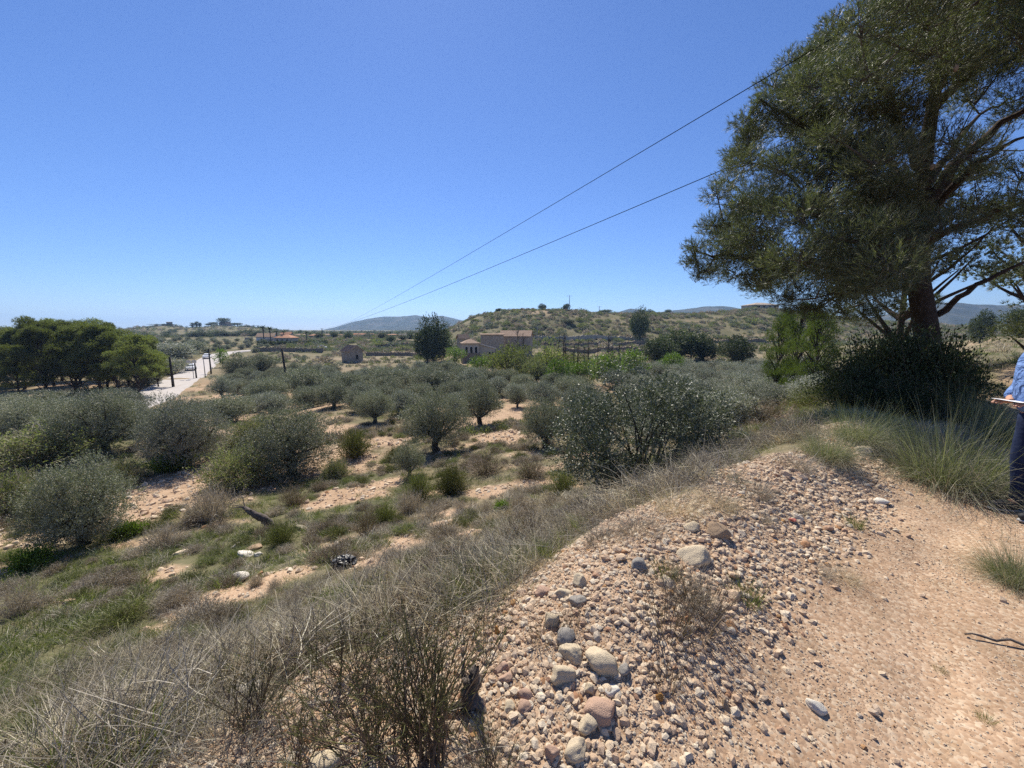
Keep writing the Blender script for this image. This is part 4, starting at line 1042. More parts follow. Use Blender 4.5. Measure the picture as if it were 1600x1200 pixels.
def opening(parent, x, y, z, w, h, side, arch=False, nm='window', frame=None):
    """side 'f' front (-y) or 'r' (+x): a flat panel painted dark as the shade inside, in a raised surround"""
    n = 7; pr = []
    if arch: pr = [[w / 2 * math.cos(q), h - w / 2 + w / 2 * math.sin(q)] for q in np.linspace(0, math.pi, n)]
    else: pr = [[w / 2, h], [-w / 2, h]]
    pr = np.array([[-w / 2, 0], [w / 2, 0]] + pr); k = len(pr)
    def lay(o, sc):
        c = pr.mean(0); q = (pr - c) * sc + c
        return np.stack([q[:, 0], np.full(k, -o), q[:, 1]], -1)
    a = Acc(); A_, B_ = lay(.02, 1.0), lay(-.12, 1.0); a.add(np.vstack([A_, A_.mean(0)]), None, [[i, (i + 1) % k, k] for i in range(k)])
    o = link(nm, a.build('opening', M_hole_shade), parent, (x, y, z), 0 if side == 'f' else math.pi / 2)
    if frame is not None:
        f = Acc(); O = lay(.06, 1.16); I = lay(.06, 1.0); O2 = lay(-.02, 1.16); I2 = lay(.021, 1.0); i = np.arange(k); j = (i + 1) % k
        f.add(np.vstack([O, I, O2, I2]), np.concatenate([np.stack([i, j, j + k, i + k], -1), np.stack([i, i + 2 * k, j + 2 * k, j], -1), np.stack([i + k, j + k, j + 3 * k, i + 3 * k], -1)]))
        link('frame', f.build('opening_frame', frame), o)
    return o
def house(label, loc, rz, w, d, h, rh, mw, mr, wins=(), nm='house', group=None, hip=False, cat='house', chim=False):
    r = thing(nm, label, cat, loc, rz, group)
    link('wall', walls(w, d, h, 0 if hip else rh).build('house_wall', mw), r)
    if rh:
        ro = link('roof', (hip_roof if hip else gable_roof)(w, d, h + .002, rh).build('house_roof', mr, False), r)
        if chim: a = Acc(); box(a, (w * .25, d * .15, h + rh * .9), (.6, .6, 1.2)); link('chimney', a.build('chimney', mw), ro)
    for q in wins: opening(r, *q)
    return r
# small tiled shed
g = G(551, 566); k = g[1] / 600
house('small shed with a pinkish wall and clay tile roof at the edge of the olives', g, math.radians(-38), 24 * k, 22 * k, 18 * k, 8 * k, M_wallp, M_tile, [(24 * k / 2 + .003, 1 * k, 5 * k, 4 * k, 7 * k, 'r', False, 'door')], 'shed', None, False, 'shed')
# house with arches
def arched_house():
    g = G(735, 567); k = g[1] / 600; r = thing('arched_house', 'old cream house with arched openings over a stone base and a lean-to', 'house', g, math.radians(16))
    w, d, h = 24 * k, 20 * k, 31 * k
    a = Acc(); box(a, (0, 0, 6 * k), (w + .3, d + .3, 12 * k + 1.2)); link('base', a.build('stone_base', M_stonew), r)
    a = walls(w, d, h); link('wall', a.build('house_wall', M_wallc), r)
    link('roof', hip_roof(w, d, h + .002, 6 * k).build('house_roof', M_tile), r)
    for i in (-1, 0, 1):
        opening(r, i * 7.4 * k, -d / 2, 15 * k, 4.0 * k, 11 * k, 'f', True, 'arch_window', M_wallw)
        if i < 1: opening(r, w / 2, i * 7 * k + 2 * k, 14.5 * k, 3.6 * k, 10 * k, 'r', True, 'arch_window', M_wallw)
    # lean-to running off to the side
    x0, x1, y0, y1, za, zb = w / 2 + .01, w / 2 + 26 * k, -d / 2 + 6 * k, d / 2 + 6 * k, 29 * k, 22 * k
    a = Acc(); a.add([[x0, y0, -.6], [x1, y0, -.6], [x1, y1, -.6], [x0, y1, -.6], [x0, y0, za], [x1, y0, zb], [x1, y1, zb], [x0, y1, za]], [[0, 1, 5, 4], [1, 2, 6, 5], [2, 3, 7, 6]]); lw = link('lean_to_wall', a.build('lean_to_wall', M_wallc), r)
    a = Acc(); e = .3; t = .25; q = np.array([[x0, y0 - e, za + .05], [x1 + e, y0 - e, zb - .05], [x1 + e, y1, zb - .05], [x0, y1, za + .05]]); a.add(np.vstack([q, q + [0, 0, t]]), [[0, 3, 2, 1], [4, 5, 6, 7], [0, 1, 5, 4], [1, 2, 6, 5], [2, 3, 7, 6], [3, 0, 4, 7]]); link('lean_to_roof', a.build('lean_to_roof', M_trim), r)
    opening(r, x1 - 3 * k, y0, 8 * k, 2.6 * k, 9 * k, 'f', False, 'window'); opening(r, x1 - 8 * k, y0, 8 * k, 2.6 * k, 9 * k, 'f', False, 'window')
arched_house()
def at(px, dep): x = (px - 800) / 600 * dep; return x, dep, hgt(x, dep)
def ztop(px, py, dep): return P(px, py, dep)[2]
def fh(label, px0, px1, top, eav, dep, mw, mr, rz=0, hip=False, wins=(), nm='house', cat='house', group=None, chim=False, dd=.7):
    x, y, z = at((px0 + px1) / 2, dep); w = (px1 - px0) / 600 * dep; he = max(1.5, ztop(px0, eav, dep) - z); rh = max(.0, ztop(px0, top, dep) - z - he)
    ws = [(fx * w, -w * dd / 2 - .003, he * fz, w * fw, he * fhh, 'f') for fx, fz, fw, fhh in wins]
    return house(label, (x, y, z), rz, w, w * dd, he, rh, mw, mr, ws, nm, group, hip, cat, chim)
fh('blank walled end block of the old farmhouse next to the arched house', 752, 786, 522, 523, 112, M_wallp, M_tile, math.radians(8), False, [], 'farmhouse', dd=.6)
fh('long tiled range of the old farmhouse behind the dead poplars', 784, 830, 517, 525, 121, M_wallp, M_tile, math.radians(-10), False, [(-.2, .35, .05, .25), (.15, .35, .05, .25), (.32, .35, .05, .25)], 'farmhouse', chim=True)
fh('little ruined gabled hut behind the arched house', 716, 731, 523, 528, 118, M_wallc, M_tile, math.radians(30), False, [], 'hut', 'hut')
fh('white house half behind the tall palms', 408, 432, 521, 526, 188, M_wallw, M_tile, .2, False, [(-.2, .3, .1, .3), (.2, .3, .1, .3)])
fh('low villa with a bright orange hipped roof behind the dark hedge', 436, 463, 522.5, 527.5, 183, M_wallc, M_tileo, -.1, True, [(-.3, .1, .1, .6), (0, .1, .1, .6), (.3, .1, .1, .6)])
fh('small pink gatehouse at the end of the dark hedge', 387, 396, 535, 536, 190, M_wallp, M_tile, .2, False, [], 'gatehouse', 'hut')
fh('tiny pale hut against the dark hedge', 419, 427, 538.5, 539.5, 185, M_wallc, M_tile, .2, False, [], 'hut', 'hut')
fh('hilltop house under the tallest umbrella pine', 351, 364, 503, 506, 482, M_wallp, M_tile, .15, False, [(-.25, .4, .12, .3), (.2, .4, .12, .3)])
fh('ruined square tower on the distant hill', 268.5, 274, 503.2, 503.5, 474, M_stonew, M_tile, .3, False, [], 'tower', 'tower', dd=1.0)
fh('flat pale villa on the ridge over the pink slope', 1160, 1200, 473, 477, 226, M_wallc, M_wallp, .1, True, [(-.3, .2, .08, .5), (-.1, .2, .08, .5), (.15, .2, .08, .5), (.35, .2, .08, .5)])
rng = np.random.default_rng(700)
vill = [('pale orange roofed house just past the palm alone', 488, 503, 522, 525, 300, 1), ('white village house with a low roof beside the far pole', 506, 518, 522, 525, 320, 0), ('long cream village house right below the mountain foot', 520, 540, 522, 525.5, 340, 2), ('small white village house between the long cream one and the brick roofs', 543, 553, 523, 526, 330, 0), ('village house with a broad brick red roof above the tiled shed', 556, 574, 521, 525, 340, 1), ('narrow tall village house behind the tiled shed', 577, 586, 520.5, 524, 350, 2), ('cream village house in the gap between two garden trees', 590, 604, 522, 525.5, 330, 1), ('low orange roofed house in the middle of the village edge', 607, 622, 522, 526, 310, 1), ('last white village house before the dark pine', 626, 637, 523, 526, 330, 0), ('pinkish house close beside the dark pine', 641, 653, 522.5, 526, 300, 1),
        ('pale house behind the orange hipped villa', 444, 458, 519, 522, 300, 1), ('white cube like house between two palms', 466, 478, 521.5, 523, 310, 0)]
for lab, a_, b_, t_, e_, dp, kd in vill:
    fh(lab, a_, b_, t_, e_, dp * .76, [M_wallw, M_wallc, M_wallp][kd], M_tileo if kd else M_tile, rng.normal() * .3, rng.random() < .4, [(-.25, .35, .12, .35), (.2, .35, .12, .35)], group='houses of the village')

# ------------------------------------------------------------------ dry stone walls and the dark hedge
def run_wall(px_pts, hgt_m, th, label, m=None, nm='stone_wall', cat='wall', cap=False, rough=.10):
    pts = np.array([G(*q) for q in px_pts]); t = np.linspace(0, len(pts) - 1, 90)
    X = np.interp(t, np.arange(len(pts)), pts[:, 0]); Y = np.interp(t, np.arange(len(pts)), pts[:, 1]); Z = height0(X, Y)
    Z = np.convolve(np.concatenate([np.full(4, Z[0]), Z, np.full(4, Z[-1])]), np.ones(9) / 9, 'valid')
    tn = norm(np.stack([np.gradient(X), np.gradient(Y)], -1)); q = np.stack([-tn[:, 1], tn[:, 0]], -1) * th / 2
    H = Z + hgt_m * (1 + rough * rng.normal(size=90)); c = np.array([pts[0][0], pts[0][1], Z[0]])
    V = np.stack([np.stack([X - q[:, 0], Y - q[:, 1], Z - 1], -1), np.stack([X - q[:, 0], Y - q[:, 1], H], -1), np.stack([X + q[:, 0], Y + q[:, 1], H], -1), np.stack([X + q[:, 0], Y + q[:, 1], Z - 1], -1)], 1).reshape(-1, 3) - c
    i = np.arange(89) * 4; a = Acc()
    for o in range(3): a.add(V, np.stack([i + o, i + o + 4, i + o + 5, i + o + 1], -1)) if o == 0 else a.Q.append(np.stack([i + o, i + o + 4, i + o + 5, i + o + 1], -1)) or a.mq.append(np.zeros(89))
    a.T.append(np.array([[0, 1, 2], [0, 2, 3], [356, 358, 357], [356, 359, 358]])); a.mt.append(np.zeros(4))
    return tag(link(nm, a.build(nm, m or M_stonew), None, c), label, cat, 'dry stone walls' if nm == 'stone_wall' else None)
rng = np.random.default_rng(710)
run_wall([(396, 550), (450, 549.5), (505, 549)], 1.5, .7, 'dry stone wall below the parked pale car')
run_wall([(590, 541), (640, 540), (700, 540)], 1.2, .7, 'upper dry stone wall behind the large dark pine')
run_wall([(572, 556), (640, 556), (690, 558)], 1.3, .7, 'lower dry stone wall between the shed and the arched house')
run_wall([(835, 530), (900, 531), (1010, 532)], 1.6, .8, 'pale terrace wall at the very foot of the hill', M_wallc)
run_wall([(850, 540), (930, 540), (1030, 541)], 1.5, .8, 'middle terrace wall behind the dead poplars')
run_wall([(880, 549), (960, 549), (1040, 550)], 1.4, .8, 'lowest terrace wall behind the dead poplars')
run_wall([(1110, 536), (1170, 536), (1215, 535)], 1.4, .8, 'terrace wall beside the young yellow green pines')
def hedge(px_pts, h_, w_, label, n, m):
    global rng
    rng = np.random.default_rng(720 + n); pts = np.array([G(*q) for q in px_pts]); t = rng.random(n) * (len(pts) - 1)
    X = np.interp(t, np.arange(len(pts)), pts[:, 0]) + rng.normal(size=n) * w_ * .3; Y = np.interp(t, np.arange(len(pts)), pts[:, 1]) + rng.normal(size=n) * w_ * .3; Z = height0(X, Y) + h_ * rng.random(n)
    c = pts[0]; a = Acc(); leaves(a, np.stack([X, Y, Z], -1) - c, rdir(n), .5, .3, 0); tag(link('hedge', a.build('hedge', m), None, c), label, 'hedge')
hedge([(402, 540), (450, 540), (512, 537)], 1.9, 1.0, 'long dark clipped hedge in front of the palms and the orange roofed villa', 3200, M_dark)
x0 = np.array(at(1128, 222)); hedge([(1128, 487), (1180, 483), (1262, 487)], 2.0, 1.0, 'dark hedge along the ridge beside the flat pale villa', 2600, M_dark)

# ------------------------------------------------------------------ poles and cables
M_pole = plain('tarred_timber', (.045, .038, .032), 0.9, 0.2, 0.3, 5)
M_polep = plain('grey_steel', (.26, .26, .26), 0.6, 0.4, 0.1, 5)
M_cable = plain('black_cable', (.008, .008, .008), 0.9, 0.0, 0.1, 5)
M_insul = plain('glazed_insulator', (.35, .30, .26), 0.3, 0.5, 0.1)
def pole(px, basepy, top, label, dep=None, rad=.13, m=None, arm=0.0, lean=0.0, nm='utility_pole'):
    g = G(px, basepy) if dep is None else np.array(at(px, dep)); h = ztop(px, top, g[1]) - g[2]
    r = thing(nm, label, 'pole', g, 0, 'utility poles')
    a = Acc(); tube(a, [[0, 0, -.6], [lean * .5, 0, h * .5], [lean, 0, h]], [rad * 1.25, rad * 1.05, rad * .85], 8, 0, True); link('post', a.build('pole_post', m or M_pole, True), r)
    if arm:
        a = Acc(); box(a, (lean, -.14, h - .35), (arm, .10, .10)); c = link('crossarm', a.build('pole_crossarm', m or M_pole), r)
        for s in (-.42, 0, .42):
            a = Acc(); tube(a, [[lean + s * arm, -.14, h - .30], [lean + s * arm, -.14, h - .12]], [.05, .05], 6, 0, True); link('insulator', a.build('insulator', M_insul, True), c)
    return r, g, h, lean
p1 = pole(271, 606, 557.5, 'tarred pole at the roadside by the pine wood, with wires', None, .17)
p2 = pole(449, 606, 545, 'leaning pole standing alone in the olives', None, .16, lean=-.35)
p3 = pole(330, 584, 545, 'roadside pole behind the two white cars', None, .14)
p4 = pole(344.5, 567, 540, 'smaller roadside pole near the far bend', None, .14)
p5 = pole(307, 591, 562, 'short post beside the nearer white car', None, .12)
p6 = pole(321, 590, 560, 'thin grey lamp post between the two white cars', None, .07, M_polep, nm='lamp_post')
p7 = pole(506, 530, 513, 'far pole where the two long cables end', 215, .2, arm=1.6)
p8 = pole(888, 488, 461.5, 'tall mast with a crossarm on the hill crest', 222, .16, M_polep, 3.2, nm='power_mast')
p9 = pole(934, 492, 478.5, 'shorter second mast on the hill crest', 240, .16, M_polep, 2.6, nm='power_mast')
p10 = pole(839, 528, 510, 'slim grey pole at the foot of the hill above the poplars', 140, .10, M_polep)
# outside the picture: where the cables are held
px_, py_ = 15.5, -9.0
zc = hgt(px_, py_)
r = thing('utility_pole', 'timber pole behind the big pine carrying the two long cables', 'pole', (px_, py_, zc), 0, 'utility poles')
a = Acc(); tube(a, [[0, 0, -.6], [0, 0, 10.2]], [.18, .13], 8, 0, True); link('post', a.build('pole_post', M_pole, True), r)
def cable(A_, B_, sag, rad, label, group, n=60):
    A_, B_ = np.asarray(A_, float), np.asarray(B_, float); t = np.linspace(0, 1, n)[:, None] ** 1.6
    q = A_ + (B_ - A_) * t; q[:, 2] -= (4 * t * (1 - t) * sag)[:, 0]
    # evenly thick wire, drawn a little thicker far away so that it stays a line
    rr = rad * np.ones(n)
    a = Acc(); tube(a, q - A_, rr, 5); tag(link('overhead_cable', a.build('overhead_cable', M_cable, True), None, A_), label, 'cable', group)
far_top = p7[1] + np.array([0, 0, p7[2] - .2])
def through(px, py, dep, k=1.35):
    """a cable from the far pole through this point and on past it"""
    q = P(px, py, dep); return far_top + (q - far_top) * k if False else q
for (px, py, dep), lab, sg, rd in [((1345, 2, 6.4), 'upper overhead cable running past the crown of the big pine', .9, .0085), ((1180, 230, 20.0), 'lower overhead cable disappearing behind the big pine', .8, .022)]:
    q = P(px, py, dep); d = q - far_top; e = q + d / np.linalg.norm(d) * (9.0 if dep < 10 else 15.0)
    cable(e, far_top, sg * 2.2, rd, lab, 'long overhead cables')
top1 = p1[1] + np.array([0, 0, p1[2]])
for i, (y_, lab) in enumerate([(592, 'highest of the three sagging wires in front of the pine wood'), (597, 'middle of the three sagging wires in front of the pine wood'), (603, 'lowest of the three sagging wires in front of the pine wood')]):
    e = P(-160, y_ + 6, 34); s_ = top1 + np.array([0, 0, -.15 - .28 * i]); cable(e, s_, .5, .013, lab, 'sagging wires')
# white sign boards by the road
g = G(303, 592); r = thing('road_sign', 'pair of white boards on a thin post beside the nearer white car', 'sign', g, .1)
hh = ztop(303, 564, g[1]) - g[2]; a = Acc(); tube(a, [[0, 0, -.4], [0, 0, hh]], [.05, .05], 6, 0, True); link('post', a.build('sign_post', M_polep, True), r)
for s in (-.55, .45): a = Acc(); box(a, (s, -.09, hh - .1), (.75, .05, .5)); link('board', a.build('sign_board', M_wallw), r)

# ------------------------------------------------------------------ cars
M_carw = plain('white_car_paint', (.78, .78, .78), 0.25, 0.5, 0.02)
M_glass = plain('car_glass', (.03, .035, .04), 0.08, 0.6, 0.05)
M_tyre = plain('rubber', (.02, .02, .02), 0.9, 0.2, 0.1)
M_rim = plain('alloy_rim', (.45, .45, .46), 0.35, 0.6, 0.05, metallic=0.6)
M_red = plain('red_lamp', (.45, .03, .02), 0.3, 0.5, 0.05)
def car(label, loc, rz, pick=False):
    r = thing('parked_car' if pick else 'car', label, 'car', loc, rz, 'white cars')
    prof = np.array([[-2.1, .35], [2.05, .35], [2.12, .62], [1.95, .80], [1.05, .93], [-1.55, .96], [-2.05, .90], [-2.15, .62]])
    a = Acc()
    def ext(pr, w0, w1, acc_):
        k = len(pr); sc = (pr[:, 1] - pr[:, 1].min()) / (np.ptp(pr[:, 1]) + 1e-6); w = w0 + (w1 - w0) * sc
        V = np.vstack([np.stack([pr[:, 0], -w, pr[:, 1]], -1), np.stack([pr[:, 0], w, pr[:, 1]], -1), [[pr[:, 0].mean(), -w.mean(), pr[:, 1].mean()], [pr[:, 0].mean(), w.mean(), pr[:, 1].mean()]]])
        i = np.arange(k); j = (i + 1) % k
        acc_.add(V, np.stack([i, i + k, j + k, j], -1), np.concatenate([np.stack([i, j, np.full(k, 2 * k)], -1), np.stack([j + k, i + k, np.full(k, 2 * k + 1)], -1)]))
    ext(prof, .86, .80, a)
    cab = np.array([[1.0, .92], [.35, 1.36], [-.95, 1.42], [-1.75, .95]]) if not pick else np.array([[1.0, .92], [.45, 1.5], [-.4, 1.5], [-.65, .95]])
    ext(cab, .78, .60, a); body = link('body', a.build('car_body', M_carw), r)
    a = Acc(); c2 = cab * 1.0; c2[:, 0] = (c2[:, 0] - c2[:, 0].mean()) * .80 + c2[:, 0].mean(); c2[:, 1] = .98 + (c2[:, 1] - .92) * .72; ext(c2, .80, .68, a); link('side_window', a.build('car_window', M_glass), r)
    a = Acc(); x0, z0, x1, z1 = cab[0, 0], .97, cab[1, 0], cab[1, 1] - .05; a.add([[x0 + .01, -.66, z0], [x0 + .01, .66, z0], [x1 + .03, .56, z1], [x1 + .03, -.56, z1]], [[0, 1, 2, 3]]); link('windscreen', a.build('car_windscreen', M_glass), r)
    a = Acc(); x0, z0, x1, z1 = cab[3, 0], .99, cab[2, 0], cab[2, 1] - .05; a.add([[x0 - .01, .64, z0], [x0 - .01, -.64, z0], [x1 - .03, -.54, z1], [x1 - .03, .54, z1]], [[0, 1, 2, 3]]); link('rear_window', a.build('car_rear_window', M_glass), r)
    for x in (-1.32, 1.30):
        for s in (-1, 1):
            a = Acc(); tube(a, [[0, -.10, 0], [0, .10, 0]], [.32, .32], 14, 0, True); w = link('wheel', a.build('car_wheel', M_tyre), r, (x, s * .78, .32))
            a = Acc(); tube(a, [[0, s * .102, 0], [0, s * .112, 0]], [.2, .18], 10, 0, True); link('rim', a.build('car_rim', M_rim), w)
    for s in (-.6, .6):
        a = Acc(); box(a, (2.07, s, .72), (.08, .34, .14)); link('headlight', a.build('car_headlight', M_rim), r)
        a = Acc(); box(a, (-2.10, s, .76), (.06, .3, .14)); link('tail_light', a.build('car_tail_light', M_red), r)
for px, py, lab, s_ in [(311, 578.5, 'white car nearer to the tarred pole, driving on the pale road', 1.0), (322.5, 560.5, 'white car farther along the pale road near the bend', 1.0)]:
    i = road_at(px, py); dirn = math.atan2(tn[i, 1], tn[i, 0])
    car(lab, (RX[i] + nn[i, 0] * .9, RY[i] + nn[i, 1] * .9, RZ[i] + .004), dirn + math.pi)
g = G(503, 545); car('white pickup parked in the field above the dry stone wall', (g[0], g[1], g[2] + .05), .15, True)

# ------------------------------------------------------------------ bushes and tufts on the bank, one by one
SH = {
 'grey': [dome_shrub(801 + i, .5, .42, M_grey, 330, None, .008, M_grey, 3, .02, .008) for i in range(3)],
 'brown': [dome_shrub(811 + i, .42, .75, M_brown, 260, None, .008, M_grey, 3, .02, .008, .75) for i in range(2)],
 'green': [dome_shrub(821 + i, .6, .6, M_broom, 420, None, .009, M_fresh, 5, .03, .010) for i in range(2)],
 'thorn': [dome_shrub(831 + i, 1.0, .95, M_grey, 420, None, .012, M_thorn, 26, .055, .022) for i in range(3)],
 'dark': [dome_shrub(841 + i, .6, .6, M_broom, 460, None, .010, M_broom, 8, .05, .010)for i in range(2)],
 'weed': [dome_shrub(851 + i, .7, .35, M_fresh, 200, None, .01, M_green, 12, .06, .03) for i in range(2)],
}
SIZE = {'grey': (1.0, .42), 'brown': (.75, .78), 'green': (1.2, .6), 'thorn': (2.0, .95), 'dark': (1.2, .6), 'weed': (1.4, .35)}
rng = np.random.default_rng(810)
BUSH = [
 ('thorn', 380, 756, 128, 62, 'spreading thorny green thicket beside the oval bare patch', 'thorn_bush'),
 ('thorn', 70, 725, 190, 62, 'wide yellow green thorn thicket behind the lowest olive', 'thorn_bush'),
 ('thorn', 190, 760, 70, 46, 'thorn bush pressed against the lowest olive', 'thorn_bush'),
 ('thorn', 20, 800, 120, 70, 'thorn bush with reddish stems at the outer side of the lowest olive', 'thorn_bush'),
 ('thorn', 400, 700, 80, 50, 'pale thorn bush against the big rounded olive', 'thorn_bush'),
 ('thorn', 525, 750, 50, 36, 'thorn bush on the path side of the big rounded olive', 'thorn_bush'),
 ('brown', 457, 790, 50, 46, 'rust brown rounded broom bush below the big rounded olive', 'broom_bush'),
 ('grey', 330, 810, 90, 62, 'grey brown bush below the thorny thicket', 'scrub_bush'),
 ('grey', 255, 855, 80, 44, 'grey scrub below the oval bare patch', 'scrub_bush'),
 ('green', 440, 850, 56, 48, 'dark green broom at the foot of the dead leaning trunk', 'broom_bush'),
 ('brown', 572, 838, 42, 66, 'upright brown shrub with feathery top next to the bare gully', 'dry_shrub'),
 ('dark', 555, 712, 60, 46, 'dark green broom between the compact round olive and the bare strip', 'broom_bush'),
 ('green', 600, 815, 50, 34, 'green bush with yellow tips beside the gully', 'broom_bush'),
 ('grey', 640, 800, 60, 44, 'mounded grey bush below the small pale olive', 'scrub_bush'),
 ('grey', 675, 812, 60, 30, 'dark grey cushion at the lower end of the bare strip', 'scrub_bush'),
 ('dark', 705, 770, 60, 52, 'dark broom in front of the big silvery olive', 'broom_bush'),
 ('green', 655, 780, 66, 54, 'olive green mound just under the small pale olive', 'broom_bush'),
 ('brown', 760, 740, 66, 44, 'reddish brown shrub below the old thick trunked olive', 'dry_shrub'),
 ('brown', 830, 745, 60, 40, 'brown shrub by the curving stone edge', 'dry_shrub'),
 ('grey', 720, 798, 30, 22, 'small round grey cushion alone on the bare strip', 'scrub_bush'),
 ('grey', 760, 803, 34, 26, 'grey cushion at the start of the row of cushions', 'scrub_bush'),
 ('weed', 785, 800, 36, 20, 'bright low herb in the middle of the row of cushions', 'herb'),
 ('grey', 812, 795, 54, 34, 'largest grey cushion in the row on the bare strip', 'scrub_bush'),
 ('grey', 740, 800, 30, 24, 'twin grey cushion next to the small round one', 'scrub_bush'),
 ('green', 880, 770, 60, 46, 'tangled grey green bush before the wild olive', 'broom_bush'),
 ('weed', 270, 735, 80, 26, 'bright green weeds in the shade of the broad dense olive', 'herb'),
 ('weed', 50, 890, 80, 34, 'lush green weeds below the lowest olive', 'herb'),
 ('weed', 200, 838, 60, 24, 'lush green weeds beside the trunk of the lowest olive', 'herb'),
 ('grey', 270, 950, 80, 40, 'purplish grey cushion above the green bank', 'scrub_bush'),
 ('grey', 400, 915, 30, 26, 'little dark cushion among the white limestone blocks', 'scrub_bush'),
 ('grey', 428, 922, 30, 24, 'dark cushion on the reddish bank under the limestone blocks', 'scrub_bush'),
 ('green', 190, 975, 110, 44, 'yellow green grassy mound on the lower bank', 'broom_bush'),
 ('grey', 30, 960, 80, 60, 'dry brown upright scrub at the outer edge of the lower bank', 'scrub_bush'),
 ('grey', 470, 945, 80, 40, 'grey cushion beside the reddish bank', 'scrub_bush'),
 ('grey', 545, 935, 60, 36, 'grey cushion between the black bag and the broom', 'scrub_bush'),
 ('dark', 620, 720, 40, 26, 'low dark bush at the hem of the big silvery olive', 'broom_bush'),
 ('brown', 1205, 660, 90, 44, 'brown dry bush between the silvery plot and the pine shade', 'dry_shrub'),
 ('green', 1270, 640, 90, 40, 'green brown bush at the edge of the pine shade', 'broom_bush'),
]
for kd, px, py, w, h, lab, nm in BUSH:
    g = G(px, py); k = g[1] / 600; sw, shh = SIZE[kd]
    place(nm, SH[kd][int(rng.integers(len(SH[kd])))], lab, 'herb' if nm == 'herb' else 'bush', (g[0], g[1], g[2] - .02), rng.random() * 6, (w * k / sw, w * k / sw, h * k / shh * 1.08), 'bushes on the bank')

# grass tussocks near the gravel
ESP = []
for i in range(3):
    rng = np.random.default_rng(860 + i)
    me_g = tussock(861 + i, 2000, .30, .86, .0044, M_esp, .75, 1.35, 5); me_d = tussock(871 + i, 1000, .46, .52, .0048, [M_grey, M_dry, M_grey][i], 1.5, .9, 3)
    ESP.append([('blades', me_g), ('dry_skirt', me_d)])
DRYT = [[('blades', tussock(881 + i, 520, .14, .40, .0032, [M_grey, M_dry, M_grey][i], 1.0, .7, 3))] for i in range(3)]
RED = [[('stems', tussock(891 + i, 110, .05, .26, .0030, M_brown, .7, .25, 3))] for i in range(2)]
GRT = [[('stems', tussock(895, 170, .05, .22, .0038, M_fresh, .55, .35, 3)), ('dry_stems', tussock(896, 60, .06, .2, .003, M_brown, .8, .2, 3))]]
rng = np.random.default_rng(870)
TUFT = [
 (ESP, 1480, 755, 1.05, 'big esparto tussock with drooping green blades beside the person'),
 (ESP, 1405, 700, .62, 'rounded esparto tussock just inside the big drooping one'),
 (ESP, 1570, 690, .75, 'esparto tussock behind the legs of the person'),
 (ESP, 1340, 690, .6, 'esparto tussock at the head of the stone heap'),
 (ESP, 1600, 912, .42, 'long bladed tussock at the path edge in front of the person'),
 (ESP, 1290, 715, .5, 'grey green tussock over the far end of the stone heap'),
 (ESP, 1510, 660, .9, 'tall esparto at the edge of the pine shade behind the big drooping one'),
 (ESP, 1400, 640, .8, 'esparto half in the pine shade'),
 (DRYT, 1240, 728, .8, 'grey dry tussock leaning over the stones under the pine'),
 (DRYT, 1180, 770, .7, 'grey dry tussock above the brown boulder'),
 (DRYT, 1120, 790, .75, 'dry tussock in the middle of the line along the stones'),
 (DRYT, 1060, 800, .8, 'dense grey tussock below the wild olive'),
 (DRYT, 1000, 830, .75, 'grey tussock next to the dense one below the wild olive'),
 (DRYT, 945, 845, .7, 'grey green tussock at the near end of the line along the stones'),
 (DRYT, 845, 888, .42, 'small upright tussock alone on the upper stones'),
 (DRYT, 885, 842, .55, 'tussock behind the small upright one'),
 (DRYT, 770, 920, .55, 'dry tussock among the first stones by the black bag side'),
 (DRYT, 720, 905, .7, 'grey tussock with a bare root by the stones'),
 (DRYT, 1320, 905, .40, 'flat dry tuft lying on the smooth path'),
 (DRYT, 1280, 895, .36, 'smaller dry tuft joined to the flat one on the path'),
 (DRYT, 1190, 812, .36, 'thin dry tuft on the stones above the red scrap'),
 (DRYT, 1250, 800, .30, 'short dry tuft past the red scrap'),
 (GRT, 1335, 822, .8, 'tiny green tuft alone on the upper path'),
 (RED, 757, 988, .9, 'reddish dry tuft beside the orange stone'),
 (RED, 893, 975, .8, 'reddish dry tuft among pale stones in the middle of the heap'),
 (RED, 845, 1002, .8, 'thin reddish tuft touching the cracked pale boulder'),
 (GRT, 1167, 938, .95, 'bright green tuft throwing a long shadow on the stones'),
 (DRYT, 1065, 925, .62, 'greenish grey bush grass on the flank of the stone heap'),
 (RED, 1040, 985, 1.5, 'brown twiggy plant below the greenish grey bush grass'),
 (RED, 1085, 985, 1.4, 'brown twiggy plant on the path side of its twin'),
 (RED, 1040, 1065, .9, 'withered low plant at the foot of the heap with a long shadow'),
 (RED, 1100, 945, 1.4, 'dry twigs behind the greenish grey bush grass'),
 (GRT, 1040, 900, .8, 'green shoots beside the flat grey rock'),
 (GRT, 1468, 1048, .28, 'tiny sprig on the open path by the stick'),
 (GRT, 1540, 1125, .34, 'tiny green seedling at the near end of the path'),
 (DRYT, 360, 1170, .8, 'dry pale grass clump at the foot of the big broom'),
 (DRYT, 250, 1120, 1.0, 'largest wispy grey grass clump on the near bank'),
 (DRYT, 130, 1180, 1.0, 'wispy grey grass clump at the outer near corner of the bank'),
 (DRYT, 760, 1195, .45, 'dry sprigs at the edge of the near stones'),
]
for kd, px, py, s_, lab in TUFT:
    g = G(px, py); place('grass_tussock', kd[int(rng.integers(len(kd)))], lab, 'grass tussock', (g[0], g[1], g[2] - .01), rng.random() * 6, (s_, s_, s_ * (1.3 if kd is ESP else 1.0)), 'tussocks and tufts beside the path')

